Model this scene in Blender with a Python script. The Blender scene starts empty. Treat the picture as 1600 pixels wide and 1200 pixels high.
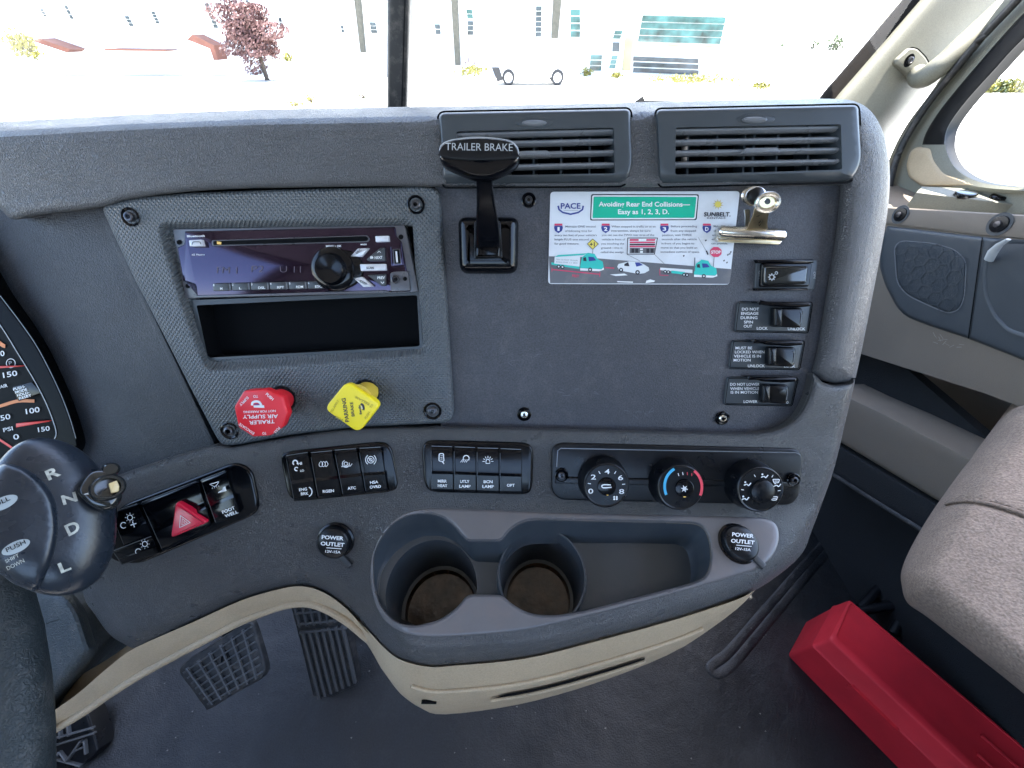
import bpy, math, random
from mathutils import Vector
from mathutils.geometry import delaunay_2d_cdt
import numpy as np
random.seed(7)
R = math.radians
SC = bpy.context.scene
COL = SC.collection
# ---------------------------------------------------------------- camera, sky, sun, exposure
FPX = 575.0                    # focal length in pixels of the 1600 x 1200 photograph (ultra wide)
PITCH = R(44.0)
CAM = Vector((0.0, 0.0, 2.35))  # phone held above the cab floor, 2.35 m above the ground outside
cd = bpy.data.cameras.new('camera'); cam = bpy.data.objects.new('camera', cd); COL.objects.link(cam)
cd.sensor_width = 36.0; cd.lens = 36.0 * FPX / 1600.0; cd.clip_start = 0.005; cd.clip_end = 2000
cam.location = CAM; cam.rotation_euler = (R(90) - PITCH, 0, 0)
SC.camera = cam
w = bpy.data.worlds.new('World'); SC.world = w; w.use_nodes = True
wn = w.node_tree.nodes; wl = w.node_tree.links
SUN_EL, SUN_AZ = 73.0, 66.0       # azimuth from +Y clockwise
sky = wn.new('ShaderNodeTexSky'); sky.sky_type = 'NISHITA'; sky.sun_disc = False
sky.sun_elevation = R(SUN_EL); sky.sun_rotation = R(SUN_AZ); sky.dust_density = 1.5
bg = wn.get('Background') or wn.new('ShaderNodeBackground'); bg.inputs[1].default_value = 0.15
wl.new(sky.outputs[0], bg.inputs[0]); wl.new(bg.outputs[0], wn['World Output'].inputs[0])
sd = bpy.data.lights.new('sun', 'SUN'); sd.energy = 5.0; sd.angle = R(0.5); sd.color = (1, .95, .88)
sun = bpy.data.objects.new('sun', sd); COL.objects.link(sun)
sdir = Vector((math.sin(R(SUN_AZ)) * math.cos(R(SUN_EL)), math.cos(R(SUN_AZ)) * math.cos(R(SUN_EL)), math.sin(R(SUN_EL))))
sun.rotation_euler = sdir.to_track_quat('Z', 'Y').to_euler()
sun.location = (3, -3, 8)
SC.view_settings.view_transform = 'Standard'; SC.view_settings.look = 'None'
SC.view_settings.exposure = 3.0; SC.view_settings.gamma = 1.0
SC.render.engine = 'CYCLES'
SC.cycles.use_denoising = True
SC.cycles.max_bounces = 10; SC.cycles.diffuse_bounces = 5; SC.cycles.transparent_max_bounces = 16
SC.cycles.sample_clamp_indirect = 8.0
SC.cycles.use_adaptive_sampling = True
try: SC.view_settings.use_curve_mapping = False
except Exception: pass

# ---------------------------------------------------------------- projection helpers
SP, CP = math.sin(PITCH), math.cos(PITCH)
def ray(px, py):
    u = (px - 800) / FPX; v = (600 - py) / FPX
    return Vector((u, CP + v * SP, -SP + v * CP))
class Fr:
    """a plane of the scene; hit() meets it with the line of sight of a photo pixel"""
    def __init__(s, o, U, V):
        s.o = Vector(o); s.U = Vector(U).normalized(); V = Vector(V)
        s.V = (V - s.U * V.dot(s.U)).normalized(); s.N = s.U.cross(s.V)
    def hit(s, px, py, h=0.0):
        d = ray(px, py); return d * ((s.N.dot(s.o) + h) / s.N.dot(d))
    def uv(s, px, py, h=0.0):
        p = s.hit(px, py, h) - s.o; return (p.dot(s.U), p.dot(s.V))
    def pt(s, u, v, h=0.0):
        return s.o + s.U * u + s.V * v + s.N * h
    def up(s, h):
        return Fr(s.o + s.N * h, s.U, s.V)
def rp(pts, r=None, n=5):
    """closed outline with rounded corners; a point is (x, y) or (x, y, radius)"""
    out = []; L = len(pts)
    for i, p in enumerate(pts):
        rad = p[2] if len(p) > 2 else (r or 0)
        P = Vector(p[:2]); A = Vector(pts[i - 1][:2]); B = Vector(pts[(i + 1) % L][:2])
        if rad <= 0: out.append((P.x, P.y)); continue
        da = (A - P); db = (B - P)
        ra = min(rad, da.length * .48); rb = min(rad, db.length * .48)
        a = P + da.normalized() * ra; b = P + db.normalized() * rb
        for k in range(n + 1):
            t = k / n
            q = a * (1 - t) ** 2 + P * 2 * t * (1 - t) + b * t * t
            out.append((q.x, q.y))
    return out
def rect(x0, y0, x1, y1, r=0, n=4): return rp([(x0, y0), (x1, y0), (x1, y1), (x0, y1)], r, n)
def ell(cx, cy, rx, ry=None, n=32, rot=0):
    ry = ry or rx; c, s_ = math.cos(R(rot)), math.sin(R(rot)); o = []
    for i in range(n):
        a = 2 * math.pi * i / n; x, y = rx * math.cos(a), ry * math.sin(a)
        o.append((cx + x * c - y * s_, cy + x * s_ + y * c))
    return o
def spl(pts, n=6, closed=False):
    P = [Vector(p) for p in pts]; L = len(P); out = []
    rng = range(L) if closed else range(L - 1)
    for i in rng:
        if closed: a, b, c, d = P[i - 1], P[i], P[(i + 1) % L], P[(i + 2) % L]
        else:
            a = P[max(i - 1, 0)]; b = P[i]; c = P[i + 1]; d = P[min(i + 2, L - 1)]
        for k in range(n):
            t = k / n
            out.append(.5 * ((2 * b) + (c - a) * t + (2 * a - 5 * b + 4 * c - d) * t * t + (3 * b - a - 3 * c + d) * t ** 3))
    if not closed: out.append(P[-1])
    return [tuple(p) for p in out]
def dens(pts, step):
    out = []; L = len(pts)
    for i in range(L):
        a = Vector(pts[i]); b = Vector(pts[(i + 1) % L]); k = max(1, int(math.ceil((b - a).length / step)))
        for j in range(k): q = a.lerp(b, j / k); out.append((q.x, q.y))
    return out
def area(p): return .5 * sum(p[i - 1][0] * p[i][1] - p[i][0] * p[i - 1][1] for i in range(len(p)))
def inset(p, d):
    """p: counter-clockwise uv outline, moved inwards by d"""
    L = len(p); out = []
    for i in range(L):
        a = Vector(p[i - 1]); b = Vector(p[i]); c = Vector(p[(i + 1) % L])
        e1 = (b - a); e2 = (c - b)
        if e1.length < 1e-9: e1 = e2
        if e2.length < 1e-9: e2 = e1
        e1 = e1.normalized(); e2 = e2.normalized()
        n1 = Vector((-e1.y, e1.x)); n2 = Vector((-e2.y, e2.x)); m = n1 + n2
        if m.length < 1e-6: m = n1
        m.normalize(); k = d / max(.5, m.dot(n1)); q = b + m * k; out.append((q.x, q.y))
    return out
def sstep(a, b, x):
    t = min(1, max(0, (x - a) / (b - a))); return t * t * (3 - 2 * t)
_tc = {}
def glyphs(s, bold=0.0):
    k = (s, bold)
    if k not in _tc:
        cu = bpy.data.curves.new('t', 'FONT'); cu.body = s; cu.offset = bold; cu.resolution_u = 3
        ob = bpy.data.objects.new('t', cu); me = bpy.data.meshes.new_from_object(ob)
        vs = [(v.co.x, v.co.y) for v in me.vertices]; fs = [tuple(f.vertices) for f in me.polygons]
        bpy.data.objects.remove(ob); bpy.data.curves.remove(cu); bpy.data.meshes.remove(me)
        _tc[k] = (vs, fs)
    return _tc[k]
WLOC = {}
class B:
    """collects shapes (camera-relative metres) and links them as ONE mesh object"""
    def __init__(s): s.v = []; s.f = []; s.mi = []; s.mats = []
    def m(s, mat):
        if mat not in s.mats: s.mats.append(mat)
        return s.mats.index(mat)
    def add(s, vs, fs, mat):
        o = len(s.v); k = s.m(mat); s.v += [Vector(p) for p in vs]
        for f in fs: s.f.append(tuple(i + o for i in f)); s.mi.append(k)
    def face(s, pts, mat): s.add(pts, [tuple(range(len(pts)))], mat)
    def rings(s, rs, mat, cap0=True, cap1=True, closed=True):
        n = len(rs[0]); vs = [p for r_ in rs for p in r_]; fs = []
        for i in range(len(rs) - 1):
            for j in range(n if closed else n - 1):
                k = (j + 1) % n; fs.append((i * n + j, i * n + k, (i + 1) * n + k, (i + 1) * n + j))
        if closed and cap0: fs.append(tuple(reversed(range(n))))
        if closed and cap1: fs.append(tuple((len(rs) - 1) * n + j for j in range(n)))
        s.add(vs, fs, mat)
    def prism(s, fr, px, h0, h1, mat, bev=0.0, uvs=None, seg=3, back=False, taper=0.0):
        p = uvs if uvs else [fr.uv(x, y, h1) for x, y in px]
        if area(p) < 0: p = p[::-1]
        if h0 == h1: s.face([fr.pt(u, v, h1) for u, v in p], mat); return
        sg = 1 if h1 > h0 else -1
        base = inset(p, -taper) if taper else p
        rs = [[fr.pt(u, v, h0) for u, v in base]]
        if bev > 0:
            for k in range(seg + 1):
                a = math.pi / 2 * k / seg; q = inset(p, bev * (1 - math.cos(a)))
                rs.append([fr.pt(u, v, h1 - sg * bev * (1 - math.sin(a))) for u, v in q])
        else: rs.append([fr.pt(u, v, h1) for u, v in p])
        s.rings(rs, mat, cap0=back)
    def decal(s, fr, px, h, mat): s.face([fr.hit(x, y, h) for x, y in px], mat)
    def lathe(s, fr, c, prof, mat, n=40, sx=1.0, sy=1.0, uv=None, hc=0.0, cap=True):
        u0, v0 = uv if uv else fr.uv(c[0], c[1], hc)
        rs = [[fr.pt(u0 + r_ * sx * math.cos(2 * math.pi * i / n), v0 + r_ * sy * math.sin(2 * math.pi * i / n), h) for i in range(n)] for r_, h in prof]
        s.rings(rs, mat, cap0=False, cap1=cap)
    def tube(s, pts, rad, mat, n=14, flat=1.0, ref=(0, 0, 1)):
        P = [Vector(p) for p in pts]; L = len(P); rs = []
        if not isinstance(rad, (list, tuple)): rad = [rad] * L
        for i in range(L):
            t = (P[min(i + 1, L - 1)] - P[max(i - 1, 0)]).normalized(); rf = Vector(ref)
            if abs(t.dot(rf)) > .95: rf = Vector((1, 0, 0))
            a = t.cross(rf).normalized(); b = t.cross(a).normalized()
            rs.append([P[i] + a * rad[i] * math.cos(2 * math.pi * j / n) + b * rad[i] * flat * math.sin(2 * math.pi * j / n) for j in range(n)])
        s.rings(rs, mat)
    def stroke(s, fr, px, w_, h, mat, closed=False):
        """a flat ribbon w_ photo pixels wide along a pixel path"""
        L = len(px); l = []; r_ = []
        for i in range(L):
            a = Vector(px[(i - 1) % L if closed else max(i - 1, 0)]); c = Vector(px[(i + 1) % L if closed else min(i + 1, L - 1)])
            t = (c - a); t = t.normalized() if t.length > 1e-9 else Vector((1, 0)); n = Vector((-t.y, t.x)) * w_ / 2; q = Vector(px[i])
            l.append(fr.hit(q.x + n.x, q.y + n.y, h)); r_.append(fr.hit(q.x - n.x, q.y - n.y, h))
        fs = [(i, (i + 1) % L, L + (i + 1) % L, L + i) for i in range(L if closed else L - 1)]
        s.add(l + r_, fs, mat)
    def text(s, fr, txt, a, b, hpx, mat, h, bold=0.0, shear=0.0):
        vs, fs = glyphs(txt, bold)
        if not vs: return
        x0 = min(v[0] for v in vs); x1 = max(v[0] for v in vs); A = Vector(a); D = Vector(b) - A
        up = Vector((D.y, -D.x)).normalized() * hpx / .69; k = 1 / (x1 - x0)
        pv = []
        for x, y in vs:
            q = A + D * ((x - x0) * k) + up * y + D.normalized() * shear * y * hpx; pv.append(fr.hit(q.x, q.y, h))
        s.add(pv, fs, mat)
    def box(s, c, d, mat, rz=0.0):
        cx, cy, cz = c; a, b_, e = d[0] / 2, d[1] / 2, d[2] / 2; co, si = math.cos(rz), math.sin(rz)
        vs = []
        for z in (-e, e):
            for x, y in ((-a, -b_), (a, -b_), (a, b_), (-a, b_)): vs.append((cx + x * co - y * si, cy + x * si + y * co, cz + z))
        s.add(vs, [(3, 2, 1, 0), (4, 5, 6, 7), (0, 1, 5, 4), (1, 2, 6, 5), (2, 3, 7, 6), (3, 0, 4, 7)], mat)
    def sheet(s, outline, holes, P, mat, step=10, inner=None, wall=None, hwall=None, rings_=(), edge=None, hedge=None, flip=False):
        """triangulated skin over pixel outline with holes; P(x, y) -> point; edge=(width px, drop) rounds the rim away"""
        loops = [dens(outline, step)] + [dens(h_, step) for h_ in holes]
        for i in range(len(loops)):
            a_ = area(loops[i])
            if (i == 0) == (a_ < 0): loops[i] = loops[i][::-1]
        seg = []; co = []; eds = []; lid = []
        for li, l in enumerate(loops):
            o = len(co); co += l
            for i in range(len(l)):
                eds.append((o + i, o + (i + 1) % len(l))); seg.append((*l[i], *l[(i + 1) % len(l)])); lid.append(li)
        seg = np.array(seg); lid = np.array(lid)
        def dist(q, seg=seg, lid=lid):
            d = seg[:, 2:] - seg[:, :2]; L2 = (d ** 2).sum(1) + 1e-12
            best = np.full(len(q), 1e9); bi = np.zeros(len(q), int)
            for k0 in range(0, len(q), 4000):
                qq = q[k0:k0 + 4000]
                t = ((qq[:, None, :] - seg[None, :, :2]) * d[None]).sum(2) / L2; t = np.clip(t, 0, 1)
                e = seg[None, :, :2] + t[..., None] * d[None] - qq[:, None, :]; dd = np.sqrt((e ** 2).sum(2))
                j = dd.argmin(1); best[k0:k0 + 4000] = dd[np.arange(len(qq)), j]; bi[k0:k0 + 4000] = lid[j]
            return best, bi
        def inside(q):
            c = np.zeros(len(q), bool)
            for x1, y1, x2, y2 in seg:
                m_ = ((y1 > q[:, 1]) != (y2 > q[:, 1]))
                if m_.any(): c[m_] ^= (q[m_, 0] < (x2 - x1) * (q[m_, 1] - y1) / (y2 - y1 + 1e-15) + x1)
            return c
        xs = [p[0] for p in loops[0]]; ys = [p[1] for p in loops[0]]
        cand = []
        y = min(ys) + step * .5; r_ = 0
        while y < max(ys):
            x = min(xs) + (step * .5 if r_ % 2 else 0)
            while x < max(xs): cand.append((x, y)); x += step
            y += step * .87; r_ += 1
        g = np.array(cand) if cand else np.zeros((0, 2))
        if len(g):
            g = g[inside(g)]
            d_, _ = dist(g); lim = max([step * .5] + [k + step * .4 for k in rings_]); g = g[d_ > lim]
        extra = []
        for k in rings_:
            for li, l in enumerate(loops):
                q = np.array(inset(l, k)); ok = inside(q); q = q[ok]
                if len(q): d_, _ = dist(q); extra.append(q[d_ > k * .92])
        allp = np.array(co)
        if len(g): allp = np.vstack([allp, g])
        for e in extra: allp = np.vstack([allp, e])
        rv, re_, rf, *_ = delaunay_2d_cdt([Vector((float(a_), float(b_))) for a_, b_ in allp], eds, [], 0, 1e-4)
        q = np.array([(v[0], v[1]) for v in rv]); tri = np.array([f for f in rf if len(f) == 3])
        cen = q[tri].mean(1); tri = tri[inside(cen)]
        dd, di = dist(q, seg[lid == 0], lid[lid == 0]); dh = dist(q, seg[lid > 0], lid[lid > 0])[0] if (lid > 0).any() else np.full(len(q), 1e9); pts = []
        for i in range(len(q)):
            p = Vector(P(float(q[i, 0]), float(q[i, 1]))); 
            for e, dv in ((edge, dd[i]), (hedge, dh[i])):
                if callable(e): e = e(float(q[i, 0]), float(q[i, 1]))
                if e and dv < e[0]:
                    z = 1 - dv / e[0]; p = p * (1 + e[1] * (1 - math.sqrt(max(0, 1 - z * z))))
            pts.append(p)
        vs = list(pts); fs = []
        for t in tri:
            a_, b_, c_ = (Vector(q[k]) for k in t); n2 = (b_ - a_).x * (c_ - a_).y - (b_ - a_).y * (c_ - a_).x
            t = tuple(int(k) for k in t); fs.append(t if n2 < 0 else t[::-1])
        # walls from the loops
        key = {(round(float(a_), 3), round(float(b_), 3)): i for i, (a_, b_) in enumerate(q)}
        for li, l in enumerate(loops):
            wv = wall if li == 0 else hwall
            if wv is None: continue
            wv = wv if isinstance(wv, (list, tuple)) else [wv]
            ids = [key.get((round(a_, 3), round(b_, 3))) for a_, b_ in l]; ids = [i for i in ids if i is not None]
            prev = ids
            for wvec in wv:
                cur = []
                for i in ids: cur.append(len(vs)); vs.append(pts[i] + (wvec(q[i], pts[i]) if callable(wvec) else Vector(wvec)))
                for a_ in range(len(ids)):
                    b_ = (a_ + 1) % len(ids); fs.append((prev[a_], prev[b_], cur[b_], cur[a_]))
                prev = cur
        s.add(vs, fs, mat)
    def build(s, name, parent=None, loc=None, sharp=38, smooth=True, **tags):
        me = bpy.data.meshes.new(name)
        off = Vector((0, 0, 0))
        if parent is not None: off = WLOC[parent.name]
        elif loc is not None: off = Vector(loc) + CAM
        me.from_pydata([tuple(p + CAM - off) for p in s.v], [], s.f)
        for mt in s.mats: me.materials.append(mt)
        me.polygons.foreach_set('material_index', s.mi)
        if smooth:
            me.polygons.foreach_set('use_smooth', [True] * len(me.polygons)); me.set_sharp_from_angle(angle=R(sharp))
        me.update()
        o = bpy.data.objects.new(name, me); COL.objects.link(o)
        if parent is not None: o.parent = parent
        else: o.location = off
        WLOC[o.name] = off
        for k, v_ in tags.items(): o[k] = v_
        return o
def thing(name, label, cat, base, group=None):
    o = bpy.data.objects.new(name, None); COL.objects.link(o); o.location = Vector(base) + CAM; o.empty_display_size = .02
    o['label'] = label; o['category'] = cat
    if group: o['group'] = group
    WLOC[o.name] = Vector(base) + CAM
    return o
# ---------------------------------------------------------------- materials
def mat(name, col, rough=.5, metal=0.0, bumps=(), spec=.5, coat=0.0, var=0.0, vscale=30, dust=0.0, emit=None, estr=0, grain=0.0, gscale=900, dustcol=(.35, .31, .27), dscale=60):
    m = bpy.data.materials.new(name); m.use_nodes = True; nt = m.node_tree; N = nt.nodes; L = nt.links; b = N['Principled BSDF']
    b.inputs['Base Color'].default_value = (*col, 1); b.inputs['Roughness'].default_value = rough; b.inputs['Metallic'].default_value = metal
    b.inputs['Specular IOR Level'].default_value = spec; b.inputs['Coat Weight'].default_value = coat; b.inputs['Coat Roughness'].default_value = .08
    if emit: b.inputs['Emission Color'].default_value = (*emit, 1); b.inputs['Emission Strength'].default_value = estr
    tc = N.new('ShaderNodeTexCoord'); csock = None
    if var:
        n = N.new('ShaderNodeTexNoise'); n.inputs['Scale'].default_value = vscale; n.inputs['Detail'].default_value = 6
        L.new(tc.outputs['Object'], n.inputs['Vector'])
        mr = N.new('ShaderNodeMapRange'); mr.inputs[1].default_value = .3; mr.inputs[2].default_value = .7; mr.inputs[3].default_value = 1 - var; mr.inputs[4].default_value = 1 + var
        L.new(n.outputs[0], mr.inputs[0]); mx = N.new('ShaderNodeMix'); mx.data_type = 'RGBA'; mx.blend_type = 'MULTIPLY'; mx.inputs[0].default_value = 1
        mx.inputs[6].default_value = (*col, 1); L.new(mr.outputs[0], mx.inputs[7]); csock = mx.outputs[2]
        mr2 = N.new('ShaderNodeMapRange'); mr2.inputs[1].default_value = .3; mr2.inputs[2].default_value = .7; mr2.inputs[3].default_value = max(0, rough - .04); mr2.inputs[4].default_value = min(1, rough + .05)
        n2 = N.new('ShaderNodeTexNoise'); n2.inputs['Scale'].default_value = vscale * 2.3; n2.inputs['Detail'].default_value = 3; L.new(tc.outputs['Object'], n2.inputs['Vector'])
        L.new(n2.outputs[0], mr2.inputs[0]); L.new(mr2.outputs[0], b.inputs['Roughness'])
    if dust:
        n = N.new('ShaderNodeTexNoise'); n.inputs['Scale'].default_value = dscale; n.inputs['Detail'].default_value = 10; n.inputs['Roughness'].default_value = .7
        L.new(tc.outputs['Object'], n.inputs['Vector'])
        mr = N.new('ShaderNodeMapRange'); mr.inputs[1].default_value = .5; mr.inputs[2].default_value = .75; mr.inputs[3].default_value = 0; mr.inputs[4].default_value = dust
        L.new(n.outputs[0], mr.inputs[0]); mx = N.new('ShaderNodeMix'); mx.data_type = 'RGBA'; L.new(mr.outputs[0], mx.inputs[0])
        if csock: L.new(csock, mx.inputs[6])
        else: mx.inputs[6].default_value = (*col, 1)
        mx.inputs[7].default_value = (*dustcol, 1); csock = mx.outputs[2]
    if grain:
        n = N.new('ShaderNodeTexNoise'); n.inputs['Scale'].default_value = gscale; n.inputs['Detail'].default_value = 2; n.inputs['Roughness'].default_value = .6
        L.new(tc.outputs['Object'], n.inputs['Vector']); mr = N.new('ShaderNodeMapRange'); mr.inputs[1].default_value = .3; mr.inputs[2].default_value = .7; mr.inputs[3].default_value = 1 - grain; mr.inputs[4].default_value = 1 + grain
        L.new(n.outputs[0], mr.inputs[0]); mx = N.new('ShaderNodeMix'); mx.data_type = 'RGBA'; mx.blend_type = 'MULTIPLY'; mx.inputs[0].default_value = 1
        if csock: L.new(csock, mx.inputs[6])
        else: mx.inputs[6].default_value = (*col, 1)
        L.new(mr.outputs[0], mx.inputs[7]); csock = mx.outputs[2]
    if csock: L.new(csock, b.inputs['Base Color'])
    prev = None
    for kind, sc, st, dist in bumps:
        if kind == 'leather':
            t = N.new('ShaderNodeTexVoronoi'); t.feature = 'DISTANCE_TO_EDGE'; t.inputs['Scale'].default_value = sc
            nz = N.new('ShaderNodeTexNoise'); nz.inputs['Scale'].default_value = sc * .8; L.new(tc.outputs['Object'], nz.inputs['Vector'])
            mv = N.new('ShaderNodeMix'); mv.data_type = 'VECTOR'; mv.inputs[0].default_value = .006 if sc > 200 else .02
            L.new(tc.outputs['Object'], mv.inputs[4]); L.new(nz.outputs[1], mv.inputs[5]); L.new(mv.outputs[1], t.inputs['Vector'])
            mr = N.new('ShaderNodeMapRange'); mr.inputs[1].default_value = 0; mr.inputs[2].default_value = .25; L.new(t.outputs[0], mr.inputs[0]); out = mr.outputs[0]
        elif kind == 'noise':
            t = N.new('ShaderNodeTexNoise'); t.inputs['Scale'].default_value = sc; t.inputs['Detail'].default_value = 5; L.new(tc.outputs['Object'], t.inputs['Vector']); out = t.outputs[0]
        elif kind == 'weave':
            mp = N.new('ShaderNodeMapping'); mp.inputs['Rotation'].default_value = (0, R(45), 0); L.new(tc.outputs['Object'], mp.inputs[0])
            mult = None
            for ax in ('X', 'Z'):
                t = N.new('ShaderNodeTexWave'); t.bands_direction = ax; t.inputs['Scale'].default_value = sc; L.new(mp.outputs[0], t.inputs['Vector'])
                if mult is None: mult = t.outputs[1]
                else:
                    mm = N.new('ShaderNodeMath'); mm.operation = 'MAXIMUM'; L.new(mult, mm.inputs[0]); L.new(t.outputs[1], mm.inputs[1]); mult = mm.outputs[0]
            out = mult
        elif kind == 'fabric':
            mult = None
            for ax, q in (('X', 1.0), ('Y', 1.3)):
                t = N.new('ShaderNodeTexWave'); t.bands_direction = ax; t.inputs['Scale'].default_value = sc * q; t.inputs['Distortion'].default_value = 3; t.inputs['Detail'].default_value = 3; t.inputs['Detail Scale'].default_value = 3
                L.new(tc.outputs['Object'], t.inputs['Vector'])
                if mult is None: mult = t.outputs[1]
                else:
                    mm = N.new('ShaderNodeMath'); mm.operation = 'MULTIPLY'; L.new(mult, mm.inputs[0]); L.new(t.outputs[1], mm.inputs[1]); mult = mm.outputs[0]
            out = mult
        bp = N.new('ShaderNodeBump'); bp.inputs['Strength'].default_value = st; bp.inputs['Distance'].default_value = dist; L.new(out, bp.inputs['Height'])
        if prev: L.new(prev, bp.inputs['Normal'])
        prev = bp.outputs[0]
    if prev: L.new(prev, b.inputs['Normal'])
    return m
def glassmat(name, tint=(.97, .99, .98), spec=1.0, dirt=0.0):
    m = bpy.data.materials.new(name); m.use_nodes = True; N = m.node_tree.nodes; L = m.node_tree.links
    N.remove(N['Principled BSDF']); t = N.new('ShaderNodeBsdfTransparent'); t.inputs[0].default_value = (*tint, 1)
    g = N.new('ShaderNodeBsdfGlossy'); g.inputs['Roughness'].default_value = .02
    f = N.new('ShaderNodeFresnel'); f.inputs[0].default_value = 1.45
    mu = N.new('ShaderNodeMath'); mu.operation = 'MULTIPLY'; mu.inputs[1].default_value = spec; L.new(f.outputs[0], mu.inputs[0])
    mx = N.new('ShaderNodeMixShader'); L.new(mu.outputs[0], mx.inputs[0]); L.new(t.outputs[0], mx.inputs[1]); L.new(g.outputs[0], mx.inputs[2])
    L.new(mx.outputs[0], N['Material Output'].inputs[0]); return m
M = {}
M['pad'] = mat('soft_grained_grey', (.096, .098, .104), .35, bumps=[('leather', 520, 1.0, .0008), ('noise', 1500, .2, .0002)], var=.08, vscale=25, grain=.07, gscale=1000)
M['shell'] = mat('grained_grey_shell', (.086, .087, .089), .30, bumps=[('leather', 580, 1.0, .0007), ('noise', 1500, .2, .0002)], var=.06, vscale=22, dust=.08, dscale=120, grain=.08, gscale=1000)
M['facia'] = mat('matte_sparkle_grey', (.046, .047, .055), .39, bumps=[('noise', 1000, .8, .0006)], var=.10, vscale=14, dust=.08, grain=.35, gscale=900)
M['facia_dark'] = mat('matte_dark_grey', (.017, .020, .027), .46, bumps=[('noise', 900, .9, .0008)], var=.14, vscale=14, dust=.05, grain=.5, gscale=800)
M['weave'] = mat('woven_pattern_grey', (.085, .096, .104), .38, bumps=[('weave', 140, 1.0, .0008)], var=.06, vscale=20, dust=.06)
M['vent'] = mat('smooth_vent_grey', (.038, .046, .053), .36, bumps=[('noise', 2000, .15, .0002)], var=.03)
M['slat'] = mat('vent_slat_grey', (.14, .15, .165), .3, var=.05)
M['dark'] = mat('dark_cavity', (.0015, .002, .003), .8, spec=.1)
M['gloss'] = mat('gloss_black', (.002, .0025, .004), .15, spec=.3, var=.02)
M['satin'] = mat('satin_black', (.004, .005, .007), .3, spec=.3, bumps=[('noise', 900, .1, .0003)], var=.05)
M['matteblack'] = mat('matte_black', (.005, .006, .008), .5, spec=.2, var=.1)
M['rubber'] = mat('pedal_rubber', (.022, .024, .026), .45, bumps=[('noise', 800, .3, .0006)], var=.15, dust=.25)
M['white'] = mat('white_print', (.75, .77, .78), .5)
M['dimwhite'] = mat('dim_grey_print', (.36, .38, .4), .5)
M['bezelblack'] = mat('bezel_black', (.002, .0025, .003), .25, spec=.06)
M['segment'] = mat('unlit_display_segment', (.09, .07, .09), .4)
M['radio'] = mat('radio_aubergine_sky_tint', (.006, .0015, .005), .09, spec=.7, dust=.07, dscale=500, dustcol=(.2, .15, .2))
M['radio'].node_tree.nodes['Principled BSDF'].inputs['Specular Tint'].default_value = (.72, .62, 1.0, 1)  # violet of the reflected sky put into the specular tint
M['radio_edge'] = mat('radio_edge_grey', (.09, .09, .10), .3, var=.05)
M['silver'] = mat('silver_button', (.62, .63, .66), .35, metal=.2)
M['btn'] = mat('charcoal_button', (.035, .04, .045), .35)
M['chrome'] = mat('nickel_steel', (.72, .69, .62), .22, metal=1.0, bumps=[('noise', 160, .12, .001)], var=.15, vscale=60)
M['brass'] = mat('tarnished_steel', (.62, .52, .33), .3, metal=1.0, bumps=[('noise', 260, .2, .001)], var=.2, vscale=80)
M['screw'] = mat('dark_screw', (.10, .10, .11), .3, metal=.8)
M['red'] = mat('red_knob_plastic', (.72, .018, .03), .35, var=.05, dust=.05)
M['yellow'] = mat('yellow_knob_plastic', (.85, .68, .015), .35, var=.05, dust=.04)
M['yellow_dull'] = mat('dull_yellow_plastic', (.62, .44, .05), .45, var=.1)
M['hazard'] = mat('hazard_red', (.62, .01, .045), .3, coat=.2)
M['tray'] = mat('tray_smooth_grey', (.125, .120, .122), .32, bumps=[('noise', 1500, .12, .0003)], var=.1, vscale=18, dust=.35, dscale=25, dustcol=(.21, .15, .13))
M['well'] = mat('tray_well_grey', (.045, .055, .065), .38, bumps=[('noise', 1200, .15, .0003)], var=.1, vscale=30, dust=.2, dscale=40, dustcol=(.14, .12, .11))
M['grime'] = mat('coffee_stained_cup', (.060, .036, .022), .16, bumps=[('noise', 90, .4, .002)], var=.6, vscale=60, dust=.5, dscale=60, dustcol=(.10, .05, .025))
M['beige'] = mat('beige_plastic', (.44, .345, .225), .42, bumps=[('leather', 600, .4, .0004)], grain=.10, gscale=700, var=.07, vscale=14, dust=.25, dustcol=(.18, .15, .12), dscale=18)
M['pillar'] = mat('pillar_beige', (.165, .163, .128), .55, grain=.12, gscale=500, bumps=[('leather', 500, .3, .0005)], var=.06, vscale=14)
M['door_beige'] = mat('door_taupe', (.15, .125, .098), .55, bumps=[('leather', 500, .3, .0005)], var=.05, vscale=8)
M['door_grey'] = mat('door_slate', (.036, .045, .054), .5, bumps=[('noise', 900, .15, .0004)], var=.05, vscale=8)
M['grille'] = mat('speaker_cloth', (.022, .030, .038), .7, bumps=[('noise', 500, .4, .001)])
M['floor'] = mat('rubber_floor', (.011, .0125, .0145), .38, grain=.3, gscale=350, bumps=[('noise', 420, .6, .0016), ('noise', 8, .5, .02)], var=.25, vscale=5, dust=.5, dscale=5, dustcol=(.045, .045, .044))
M['carpet'] = mat('dark_carpet', (.008, .010, .012), .9, bumps=[('noise', 700, .8, .003)])
M['seat'] = mat('seat_cloth', (.27, .205, .160), .92, bumps=[('noise', 420, .9, .0025), ('noise', 60, .3, .004)], var=.10, vscale=40, grain=.32, gscale=420)
M['case'] = mat('red_case_plastic', (.54, .022, .034), .55, spec=.3, bumps=[('noise', 25, .15, .003)], var=.16, vscale=9, dust=.15, dscale=14, dustcol=(.12, .02, .03))
M['glass'] = glassmat('clear_glass')
M['brassy'] = mat('brass_tip', (.60, .47, .24), .35)
M['knobgrey'] = mat('worn_knob_grey', (.013, .019, .028), .28, bumps=[('noise', 600, .25, .0004)], var=.08, vscale=30)
M['edge'] = mat('bevel_glint_grey', (.11, .12, .13), .3)  # pale grey for bevel reflections painted on the rocker edges
M['rib'] = mat('pedal_rib_rubber', (.085, .09, .094), .42, grain=.2)
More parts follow.
